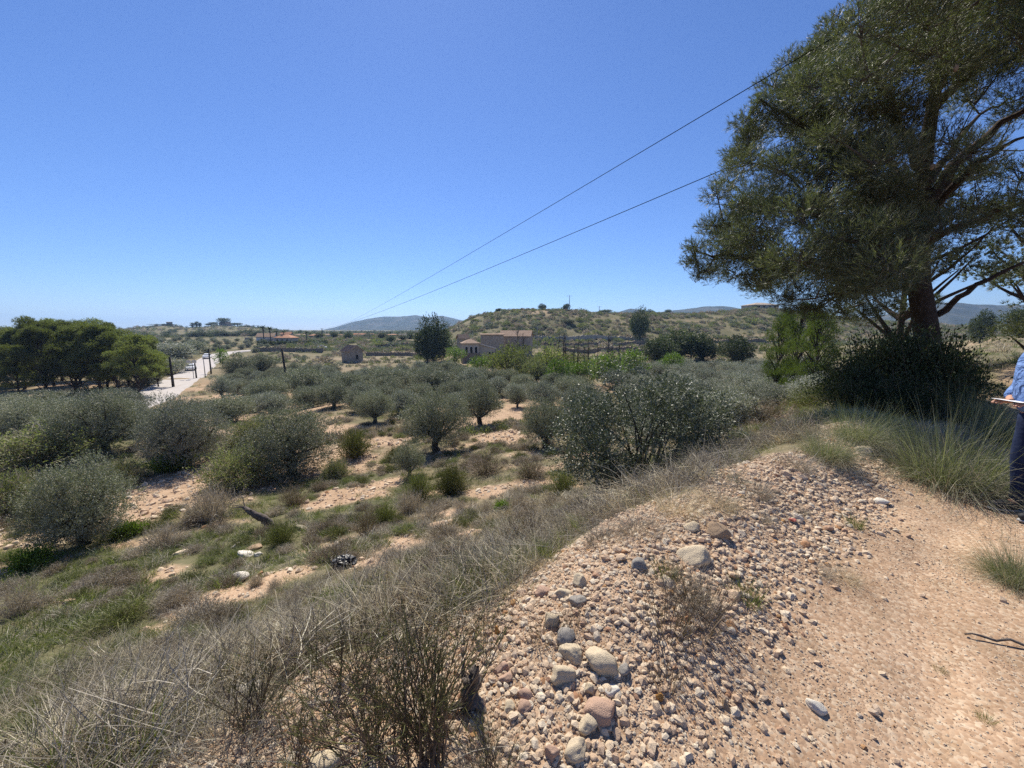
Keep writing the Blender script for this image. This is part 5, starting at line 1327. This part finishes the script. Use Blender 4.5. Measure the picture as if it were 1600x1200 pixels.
# the broom with upright green stems in front of the stones
def broom(seed, H, n, spread, red=.35):
    global rng
    rng = np.random.default_rng(seed); g_ = Acc(); b_ = Acc()
    for i in range(n):
        d = norm(np.array([rng.normal() * spread, rng.normal() * spread, 1.0])); L_ = H * (.55 + .5 * rng.random()); p0 = np.array([rng.normal() * .05, rng.normal() * .05, -.03])
        q = curve(p0, p0 + d * L_, 7, .05); tube(b_, q[:6], np.linspace(.0034, .0017, 6), 4); tube(g_, q[4:], np.linspace(.0020, .0010, 3), 4)
        for j in range(7):
            f = .25 + .7 * rng.random(); k = min(5, int(f * 6)); s = q[k]; dd = norm(d + .55 * rdir(1)[0] + [0, 0, .25]); l2 = L_ * (.14 + .22 * rng.random())
            c = curve(s, s + dd * l2, 4, .08); tube(b_ if (f < .7 and rng.random() < .8) else g_, c, np.linspace(.0018, .0008, 4), 3)
            for _ in range(3):
                s2 = c[1 + int(rng.integers(3))]; tube(g_, curve(s2, s2 + norm(dd + .5 * rdir(1)[0]) * l2 * .35, 3, .05), [.0012, .0010, .0006], 3)
    return [('woody_stems', b_.build('broom_woody_stems', M_brown, True)), ('green_stems', g_.build('broom_green_stems', M_broom, True))]
BR = [broom(901, .55, 50, .30), broom(902, .5, 34, .42), broom(903, .45, 26, .4)]
for kd, px, py, s_, lab in [(0, 672, 1178, 1.0, 'tall broom with upright green stems at the edge of the stones'), (1, 590, 1165, .95, 'open broom with yellowish tips beside the tall upright one'), (2, 480, 1190, .8, 'sparse brown stemmed broom among grey twigs'), (1, 395, 1130, .6, 'thin green broom shoots in the dry grass'), (2, 545, 1060, .75, 'broom behind the tall upright one, on the slope'), (2, 770, 1235, .6, 'leafless broom twigs over the near stones')]:
    g = G(px, py); place('broom_bush', BR[kd], lab, 'bush', (g[0], g[1], g[2]), rng.random() * 6, s_, 'brooms by the stones')
# grey twig tangle in the near corner
rng = np.random.default_rng(910); a = Acc()
for i in range(700):
    px, py = 40 + 640 * rng.random(), 1010 + 240 * rng.random(); 
    a_, b_, c_ = ray(px, py); dpt = 1.15 + 1.0 * (1240 - py) / 230; x, y = a_ / b_ * dpt, dpt
    x += rng.normal() * .05; z = hgt(x, y); d = norm(np.array([rng.normal(), rng.normal(), .55 * rng.random()])); l2 = .1 + .28 * rng.random()
    tube(a, curve([x, y, z + .01], np.array([x, y, z]) + d * l2, 6, .25), np.linspace(.0022, .0008, 6), 3)
tag(link('dry_twigs', a.build('dry_twigs', M_grey, True)), 'tangle of grey dry twigs lying over the near bank', 'twigs', None, 'stuff')

# ------------------------------------------------------------------ stones
def f_stone(nt, b):
    r = objrand(nt); c = ramp(nt, r, [(0, (.50, .36, .25)), (.25, (.57, .445, .32)), (.48, (.62, .51, .375)), (.64, (.48, .34, .235)), (.80, (.66, .575, .45)), (.91, (.50, .435, .35)), (.975, (.37, .21, .13)), (1, (.42, .25, .11))])
    n = noise(nt, 9, 6, .65); c = mixc(nt, 1.0, c, ramp(nt, n, [(.3, (.80, .78, .76)), (.65, (1.15, 1.13, 1.10))]), 'MULTIPLY')
    nt.links.new(c, b.inputs['Base Color']); bump(nt, b, n, .5, .02)
M_stone = mat('loose_stone', f_stone, .95, .15)
def stonecol(name, col): return plain(name, col, .95, .15, .22, 22, .5)
M_buff = stonecol('buff_limestone', (.55, .455, .32)); M_white = stonecol('white_limestone', (.66, .61, .52)); M_pinks = stonecol('pinkish_stone', (.46, .31, .225)); M_greys = stonecol('grey_stone', (.31, .285, .25)); M_orange = stonecol('ochre_stone', (.45, .23, .07)); M_brownst = stonecol('brown_sandstone', (.36, .26, .17))
def rock_mesh(name, m, sub, flat=(1, 1, .7), planes=11, rough=.05):
    V, F = rock_verts(sub, planes, rough, flat); a = Acc(); a.add(V, None, F); return a.build(name, m, sub > 2)
HERO = [
 (943, 1037, 54, M_buff, (1, .75, .55), 'large flat buff slab tilted in the middle of the stone heap'),
 (975, 1050, 26, M_greys, (.7, .7, .8), 'grey wedge leaning against the large flat buff slab'),
 (880, 1060, 42, M_buff, (1, .8, .7), 'rounded buff boulder below the tufts'),
 (895, 1024, 42, M_buff, (1, .7, .65), 'yellowish angular stone above the rounded buff boulder'),
 (942, 1115, 56, M_pinks, (1, .7, .6), 'long pinkish brown boulder pointing down the heap'),
 (918, 1133, 36, M_buff, (1, .85, .7), 'oval cream stone tucked under the long pinkish boulder'),
 (921, 1080, 28, M_buff, (.75, .7, 1), 'upright buff stone between the slab and the long boulder'),
 (955, 1080, 24, M_white, (1, .9, .7), 'chalky white stone beside the upright buff stone'),
 (900, 1172, 44, M_buff, (1, .8, .7), 'buff block at the bottom of the heap'),
 (862, 1180, 34, M_pinks, (.7, .7, 1), 'tall pinkish stone standing beside the buff block'),
 (1133, 1104, 22, M_brownst, (.55, .5, 1), 'thin brown stone standing on edge in a twig shadow'),
 (1272, 1106, 32, M_white, (1, .8, .6), 'white stone lying alone on the smooth path'),
 (1030, 1090, 15, M_orange, (.8, .8, .9), 'small bright ochre stone on the path side of the heap'),
 (777, 990, 20, M_orange, (.5, .5, 1), 'orange flake standing among pale stones'),
 (783, 1046, 28, M_pinks, (1, .6, .5), 'reddish stone under the ochre flake'),
 (862, 972, 30, M_buff, (.8, .8, 1), 'cracked pale boulder between the reddish tufts'),
 (884, 998, 30, M_greys, (1, .9, .8), 'grey cube like stone beside the cracked pale boulder'),
 (1118, 835, 36, M_brownst, (1, .8, .7), 'brown boulder on the crest of the stone heap'),
 (1080, 826, 22, M_buff, (1, .8, .8), 'pale round stone next to the brown boulder'),
 (1000, 886, 26, M_greys, (1, .9, .8), 'grey boulder on the upper edge of the stone heap'),
 (1085, 872, 56, M_buff, (1, .6, .45), 'half buried flat rock below the brown boulder'),
 (850, 925, 30, M_pinks, (1, .7, .5), 'flat pinkish stone at the top of the near heap'),
 (880, 930, 26, M_buff, (1, .7, .6), 'buff stone beside the flat pinkish one'),
 (905, 912, 26, M_buff, (.8, .7, 1), 'pale pointed stone in the middle of the upper heap'),
 (903, 940, 24, M_greys, (1, .8, .7), 'greyish stone under the pale pointed one'),
 (1377, 786, 20, M_white, (1, .8, .6), 'cream stone alone on the upper path'),
 (790, 1060, 24, M_pinks, (1, .8, .6), 'pinkish stone next to the dead root'),
 (820, 1090, 30, M_pinks, (1, .7, .6), 'salmon coloured stone between the dead root and the buff boulder'),
 (795, 1106, 20, M_buff, (1, .9, .7), 'yellowish egg shaped stone below the salmon coloured one'),
 (818, 1106, 24, M_pinks, (1, .9, .7), 'pinkish egg shaped stone touching the yellowish one'),
 (385, 868, 24, M_white, (1, .8, .5), 'white limestone slab lowest in the little group above the reddish bank'),
 (397, 858, 24, M_brownst, (1, .8, .5), 'tan limestone slab on top of the little group'),
 (370, 856, 18, M_white, (.8, .8, .8), 'pointed white block at the side of the little group'),
 (403, 868, 14, M_white, (1, .8, .6), 'small white block beside the tan slab'),
 (347, 910, 30, M_buff, (1, .5, .5), 'long pale block lying on the reddish bank'),
 (373, 908, 26, M_white, (1, .8, .8), 'squarish white block leaning on the long pale one'),
 (388, 890, 16, M_buff, (1, .8, .8), 'small block on the upper side of the squarish white one'),
 (110, 942, 16, M_brownst, (1, .9, .8), 'brownish stone alone on the green lower bank'),
 (70, 848, 26, M_buff, (1, .8, .5), 'flat pale rock in the weeds below the lowest olive'),
 (92, 852, 18, M_buff, (1, .8, .6), 'smaller pale rock next to the flat one in the weeds'),
 (282, 866, 22, M_buff, (1, .7, .4), 'half buried pale slab in the grass under the grey scrub'),
 (470, 826, 14, M_white, (1, .6, .5), 'white chip beside the grey plank'),
 (396, 1080, 46, M_white, (1, .7, .5), 'chalky white rock showing through the dry grass'),
 (515, 1190, 60, M_buff, (1, .8, .6), 'big pale rock half hidden by the tall broom'),
 (1348, 706, 26, M_buff, (1, .8, .6), 'pale stone at the tip of the stone heap under the tussocks'),
]
rng = np.random.default_rng(920)
for px, py, w, m, fl, lab in HERO:
    g = G(px, py); dist = math.sqrt(g[0] ** 2 + g[1] ** 2 + (g[2] - EYE) ** 2); k = g[1] / 600 * 1.0; r_ = w * k / 2 * 1.12
    o = tag(link('stone', rock_mesh('stone', m, 4, fl), None, (g[0], g[1], g[2] + r_ * fl[2] * .22), rng.random() * 6), lab, 'stone', 'loose stones'); o.scale = (r_,) * 3
    o.rotation_euler = (rng.normal() * .2, rng.normal() * .2, (rng.random() - .5) * 1.0)
SM = [rock_mesh('stone', M_stone, 2, (1, .8, .5 + .25 * rng.random()), 8, .05) for _ in range(14)]
hero_xy = np.array([G(h_[0], h_[1])[:2] for h_ in HERO])
cnt = 0
while cnt < 290:
    if rng.random() < .86:
        px, py = (760 + 640 * rng.random(), 720 + 480 * rng.random())
    else: px, py = 200 + 520 * rng.random(), 760 + 200 * rng.random()
    g = G(px, py); b_, _ = zones(np.array([g[0]]), np.array([g[1]])); s_ = sdist(g[0], g[1])
    if b_[0] < .5 or s_ < -2.15: continue
    if s_ < -1.05 and rng.random() < .96: continue
    wpx = 9.2 + rng.exponential(3.6)
    if wpx > 30: continue
    r_ = wpx * g[1] / 600 / 2
    if r_ > .16: continue
    o = link('stone', SM[int(rng.integers(len(SM)))], ground, (g[0], g[1], g[2] + r_ * .12)); o.scale = (r_, r_, r_ * (.8 + .4 * rng.random())); o.rotation_euler = (rng.normal() * .3, rng.normal() * .3, rng.random() * 6); cnt += 1

# pebbles and grit past counting
PB = [rock_mesh('pebble', M_stone, 1, (1, .8, .6), 7, .08) for _ in range(8)]
def grit(n, rmin, rmax, test, lo, hi, nm, lab):
    x, y, r = cand(n, rmin, rmax, 1.35); b_, _ = zones(x, y); k = test(x, y, r, b_); x, y, r = x[k], y[k], r[k]
    s = lo * (hi / lo) ** (rng.random(len(x)) ** 3.6); s = s * (0.8 + .25 * r / 3)
    q = np.stack([rng.normal(size=len(x)) * .4, rng.normal(size=len(x)) * .4, rng.random(len(x)) * 6.283], -1)
    return scatter(nm, lab, 'gravel', np.stack([x, y, height0(x, y) + s * .10], -1), q, s, rng.integers(0, len(PB), len(x)), PB)
rng = np.random.default_rng(930)
heapw = lambda x, y: sm(-1.32, -.88, sdist(x, y) + .45 * fbm(x / .6, y / .6, 940, 2))
grit(260000, 1.0, 9.0, lambda x, y, r, b: (b > .35) & (sdist(x, y) < .9) & (rng.random(len(x)) < .012 + 1.0 * heapw(x, y)), .0055, .030, 'gravel', 'pale and pinkish gravel spilled along the edge of the path')
grit(260000, .9, 6.5, lambda x, y, r, b: (b > .4) & (rng.random(len(x)) < .12 + .7 * vnoise(x / .5, y / .5, 950) ** 1.5), .003, .0085, 'path_gravel', 'fine grit strewn over the whole path')
grit(14000, 4, 26, lambda x, y, r, b: (b > .45) & (sdist(x, y) > .6), .02, .07, 'bank_gravel', 'stony rubble on the bare patches of the bank')

# ------------------------------------------------------------------ dead wood and litter
rng = np.random.default_rng(960)
def wood(nm, label, cat, P0, pts, rads, m=M_deadw, k=8, extra=()):
    r = thing(nm, label, cat, P0); a = Acc(); q = np.array(pts, float); t = np.linspace(0, len(q) - 1, 14); c = np.stack([np.interp(t, np.arange(len(q)), q[:, i]) for i in range(3)], -1); c[1:-1] += rng.normal(size=(12, 3)) * .01
    tube(a, c, np.interp(t, np.arange(len(q)), rads), k, 0, True, .14); link('trunk', a.build('dead_trunk', m, True), r)
    for e in extra: b = Acc(); tube(b, curve(e[0], e[1], 7, .2), np.linspace(e[2], e[2] * .3, 7), 5, 0, False, .1); link('branch', b.build('dead_branch', m, True), r)
g = G(424, 826); k = g[1] / 600
wood('dead_tree', 'dark dead trunk leaning over the grass with broken twigs', 'dead tree', g, [[0, 0, -.2], [-4 * k, 0, 14 * k], [-14 * k, -.1, 24 * k], [-28 * k, -.1, 33 * k], [-42 * k, 0, 38 * k]], [.14, .12, .11, .08, .05], extra=[((-30 * k, 0, 33 * k), (-52 * k, .2, 22 * k), .03), ((-34 * k, 0, 36 * k), (-62 * k, 0, 36 * k), .03), ((-40 * k, 0, 38 * k), (-46 * k, .1, 54 * k), .02), ((-20 * k, 0, 28 * k), (-40 * k, -.4, 44 * k), .02), ((-42 * k, 0, 38 * k), (-60 * k, -.3, 50 * k), .018)])
g = G(737, 1098)
wood('dead_root', 'gnarled dead root stump beside the tall broom', 'stump', g, [[.0, 0, -.05], [-.01, 0, .04], [.0, .01, .09], [.015, .02, .135]], [.042, .038, .028, .014], M_deadw, 9, [((0, 0, .08), (.03, -.02, .19), .02), ((0, 0, .02), (.09, -.07, -.02), .025), ((0, 0, .03), (-.1, -.03, 0), .025), ((0, 0, .05), (-.03, .05, .16), .016)])
g = G(1575, 1008)
wood('stick', 'dark weathered stick lying on the smooth path', 'stick', g, [[-.16, .06, .012], [0, 0, .018], [.14, -.06, .014], [.30, -.09, .012]], [.004, .007, .008, .005])
g = G(476, 828); a = Acc(); box(a, (0, 0, .05), (.62, .10, .04)); o = tag(link('plank', a.build('plank', plain('grey_plank', (.36, .31, .24), .9, .1, .2, 12, .3)), None, g, -.9), 'pale weathered plank lying in the grass near the dead leaning trunk', 'plank'); o.rotation_euler = (.05, .10, -.35)
# black rubbish bag
V, F = ico(4); n = 0.13 * np.sin(V[:, 0] * 9 + 1) * np.sin(V[:, 1] * 11) + .12 * np.sin(V[:, 2] * 13 + V[:, 0] * 7) + .05 * np.sin(V[:, 0] * 23 + V[:, 1] * 19)
g = G(538, 884); a = Acc(); a.add(V * (1 + n)[:, None] * np.array([.21, .15, .10]) + [0, 0, .07], None, F); tag(link('rubbish_bag', a.build('rubbish_bag', plain('black_plastic', (.010, .010, .012), .38, .25, .1)), None, g), 'crumpled shiny black plastic bag dumped by the gully', 'bag')
g = G(1238, 816); a = Acc(); V, F = ico(2); a.add(V * (1 + .3 * np.sin(V[:, 0] * 7 + V[:, 1] * 5))[:, None] * np.array([.028, .02, .01]) + [0, 0, .02], None, F); tag(link('plastic_scrap', a.build('plastic_scrap', plain('faded_red_plastic', (.42, .14, .10), .5, .4, .1)), None, g), 'faded red scrap of plastic on the stones', 'litter')

# ------------------------------------------------------------------ the person at the edge of the path
M_skin = plain('skin', (.45, .25, .17), .6, .3, .06, 20)
def f_denim(nt, b):
    n = noise(nt, 14, 5, .6); nt.links.new(ramp(nt, n, [(.3, (.085, .16, .36)), (.7, (.19, .29, .54))]), b.inputs['Base Color']); bump(nt, b, noise(nt, 7, 3, .5, 'Object', 1.5), .9, .10)
M_shirt = mat('blue_denim_shirt', f_denim, .9, .1)
def f_jean(nt, b):
    n = noise(nt, 10, 5, .6); nt.links.new(ramp(nt, n, [(.3, (.012, .018, .045)), (.7, (.028, .040, .085))]), b.inputs['Base Color']); bump(nt, b, noise(nt, 6, 3, .5), .5, .04)
M_jean = mat('dark_blue_jeans', f_jean, .9, .1)
M_shoe = plain('dark_trainer', (.035, .035, .04), .7, .3, .2, 15); M_sole = plain('pale_sole', (.35, .34, .33), .8, .2, .1)
M_hair = plain('brown_hair', (.05, .035, .022), .8, .2, .3, 60)
def skin_mesh(name, verts, edges, radii, m, parent, root=0, sub=2):
    me = bpy.data.meshes.new(name); me.from_pydata([tuple(v) for v in verts], edges, []); o = link(name, me, parent)
    md = o.modifiers.new('skin', 'SKIN'); md.use_smooth_shade = True
    for i, v in enumerate(me.skin_vertices[0].data): v.radius = radii[i] if hasattr(radii[i], '__len__') else (radii[i],) * 2; v.use_root = (i == root)
    s = o.modifiers.new('smooth', 'SUBSURF'); s.levels = sub; s.render_levels = sub; me.materials.append(m); return o
def person():
    g = G(1609, 808); r = thing('person', 'person in a blue denim shirt and dark jeans holding white papers by the path edge', 'person', g, math.radians(172))
    # faces +x before the turn; a heavy build, belly forward, forearms bent to the front
    J = [(0, 0, .96), (.03, 0, 1.16), (.02, 0, 1.34), (-.01, 0, 1.46), (.0, 0, 1.54), (.02, 0, 1.64), (.03, 0, 1.70)]
    E = [(0, 1), (1, 2), (2, 3), (3, 4), (4, 5), (5, 6)]; Rr = [(.13, .15), (.14, .16), (.12, .17), (.07, .08), (.055, .055), (.085, .075), (.07, .06)]
    def add(pts, rad, frm):
        p = frm
        for q, ra in zip(pts, rad): J.append(q); Rr.append(ra); E.append((p, len(J) - 1)); p = len(J) - 1
        return p
    hands = []
    for s in (-1, 1):
        add([(0, s * .10, .90), (.02, s * .11, .50), (-.02, s * .11, .10), (.10, s * .12, .05)], [.095, .062, .042, .035], 0)
        w = add([(-.01, s * .19, 1.42), (-.06, s * .25, 1.14), (.13, s * .18, 1.03), (.20, s * .10, 1.02)], [.055, .045, .036, .026], 2)
        hands.append((w, s))
    for w, s in hands:
        palm = add([(.255, s * .075, 1.015)], [(.036, .018)], w)
        for f, (dy, dz, l) in enumerate([(.030, .012, .070), (.012, .016, .078), (-.008, .014, .072), (-.026, .006, .058)]):
            b = np.array(J[palm]); p = b + [.020, s * dy, dz * .3]
            add([tuple(p + [.022, 0, .004]), tuple(p + [l * .7, 0, -.004]), tuple(p + [l, 0, -.022])], [.0095, .0088, .0075], palm)
        b = np.array(J[w]); add([tuple(b + [.03, -s * .035, .012]), tuple(b + [.065, -s * .045, .016])], [.011, .0085], w)
    skin_mesh('body', J, E, Rr, M_skin, r, 0, 2)
    # shirt
    Js = [(.01, 0, .93), (.06, 0, 1.06), (.06, 0, 1.20), (.02, 0, 1.36), (-.01, 0, 1.46)]; Es = [(0, 1), (1, 2), (2, 3), (3, 4)]; Rs = [(.155, .185), (.185, .20), (.175, .20), (.145, .19), (.085, .11)]
    def adds(pts, rad, frm):
        p = frm
        for q, ra in zip(pts, rad): Js.append(q); Rs.append(ra); Es.append((p, len(Js) - 1)); p = len(Js) - 1
    for s in (-1, 1): adds([(-.01, s * .20, 1.42), (-.03, s * .25, 1.27), (-.05, s * .27, 1.13), (.07, s * .22, 1.06), (.15, s * .16, 1.03)], [.080, .078, .074, .062, .050], 3)
    sh = skin_mesh('shirt', Js, Es, Rs, M_shirt, r, 0, 2)
    a = Acc(); 
    Jj = [(0, 0, .97), (0, 0, .90)]; Ej = [(0, 1)]; Rj = [(.15, .17), (.15, .17)]
    for s in (-1, 1):
        p = 1
        for q, ra in zip([(0, s * .095, .80), (.02, s * .11, .50), (-.01, s * .11, .25), (-.02, s * .115, .06)], [.105, .082, .068, .066]): Jj.append(q); Rj.append(ra); Ej.append((p, len(Jj) - 1)); p = len(Jj) - 1
    skin_mesh('jeans', Jj, Ej, Rj, M_jean, r, 0, 2)
    for s in (-1, 1):
        V, F = ico(3); W = V.copy(); W = W * np.array([.155, .052, .05]) + np.array([.055, s * .12, .052]); W[:, 2] = np.maximum(W[:, 2], .022); W[:, 2] += .03 * np.clip(-(V[:, 0]), 0, 1)
        b = Acc(); b.add(W, None, F); so = link('shoe', b.build('shoe', M_shoe, True), r)
        b = Acc(); W2 = V * np.array([.16, .056, .03]) + np.array([.055, s * .12, .02]); W2[:, 2] = np.clip(W2[:, 2], 0.0, .026); b.add(W2, None, F); link('sole', b.build('shoe_sole', M_sole, True), so)
    V, F = ico(3); H = V * np.array([.108, .088, .12]) + np.array([.005, 0, 1.675]); k = (H[:, 2] > 1.66) | (H[:, 0] < -.03); H = H + V * .012; H[~k] = np.array([.0, 0, 1.66]) + (H[~k] - [0, 0, 1.66]) * .72
    b = Acc(); b.add(H, None, F); link('hair', b.build('hair', M_hair, True), r)
    b = Acc(); V2, F2 = ico(2); b.add(V2 * [.018, .014, .022] + [.118, 0, 1.655], None, F2); link('nose', b.build('nose', M_skin, True), r)
    for s in (-1, 1):
        b = Acc(); b.add(V2 * [.008, .013, .009] + [.098, s * .034, 1.682], None, F2); link('eye', b.build('eye', M_wallw, True), r)
        b = Acc(); b.add(V2 * [.02, .008, .03] + [.0, s * .088, 1.665], None, F2); link('ear', b.build('ear', M_skin, True), r)
    # papers held in both hands, a thing of their own
    c, s_ = math.cos(math.radians(172)), math.sin(math.radians(172)); lx, ly = .25, .0
    a = Acc(); n = 8; xs_ = np.linspace(-.12, .10, n); V = np.array([[x, y, .02 * math.sin(x * 9) + .05 * (x > 0) * x] for x in xs_ for y in (-.11, .11)]); V = np.vstack([V, V - [0, 0, .004]])
    i = np.arange(n - 1) * 2; a.add(V, np.concatenate([np.stack([i, i + 1, i + 3, i + 2], -1), np.stack([i + 2 * n, i + 2 * n + 2, i + 2 * n + 3, i + 2 * n + 1], -1)]))
    o = link('papers', a.build('papers', plain('white_paper', (.80, .79, .80), .8, .2, .02)), None, (g[0] + c * lx - s_ * ly, g[1] + s_ * lx + c * ly, g[2] + 1.03), math.radians(172)); o.rotation_euler[1] = .12
    tag(o, 'sheets of white paper held in the hands of the person', 'papers')
person()
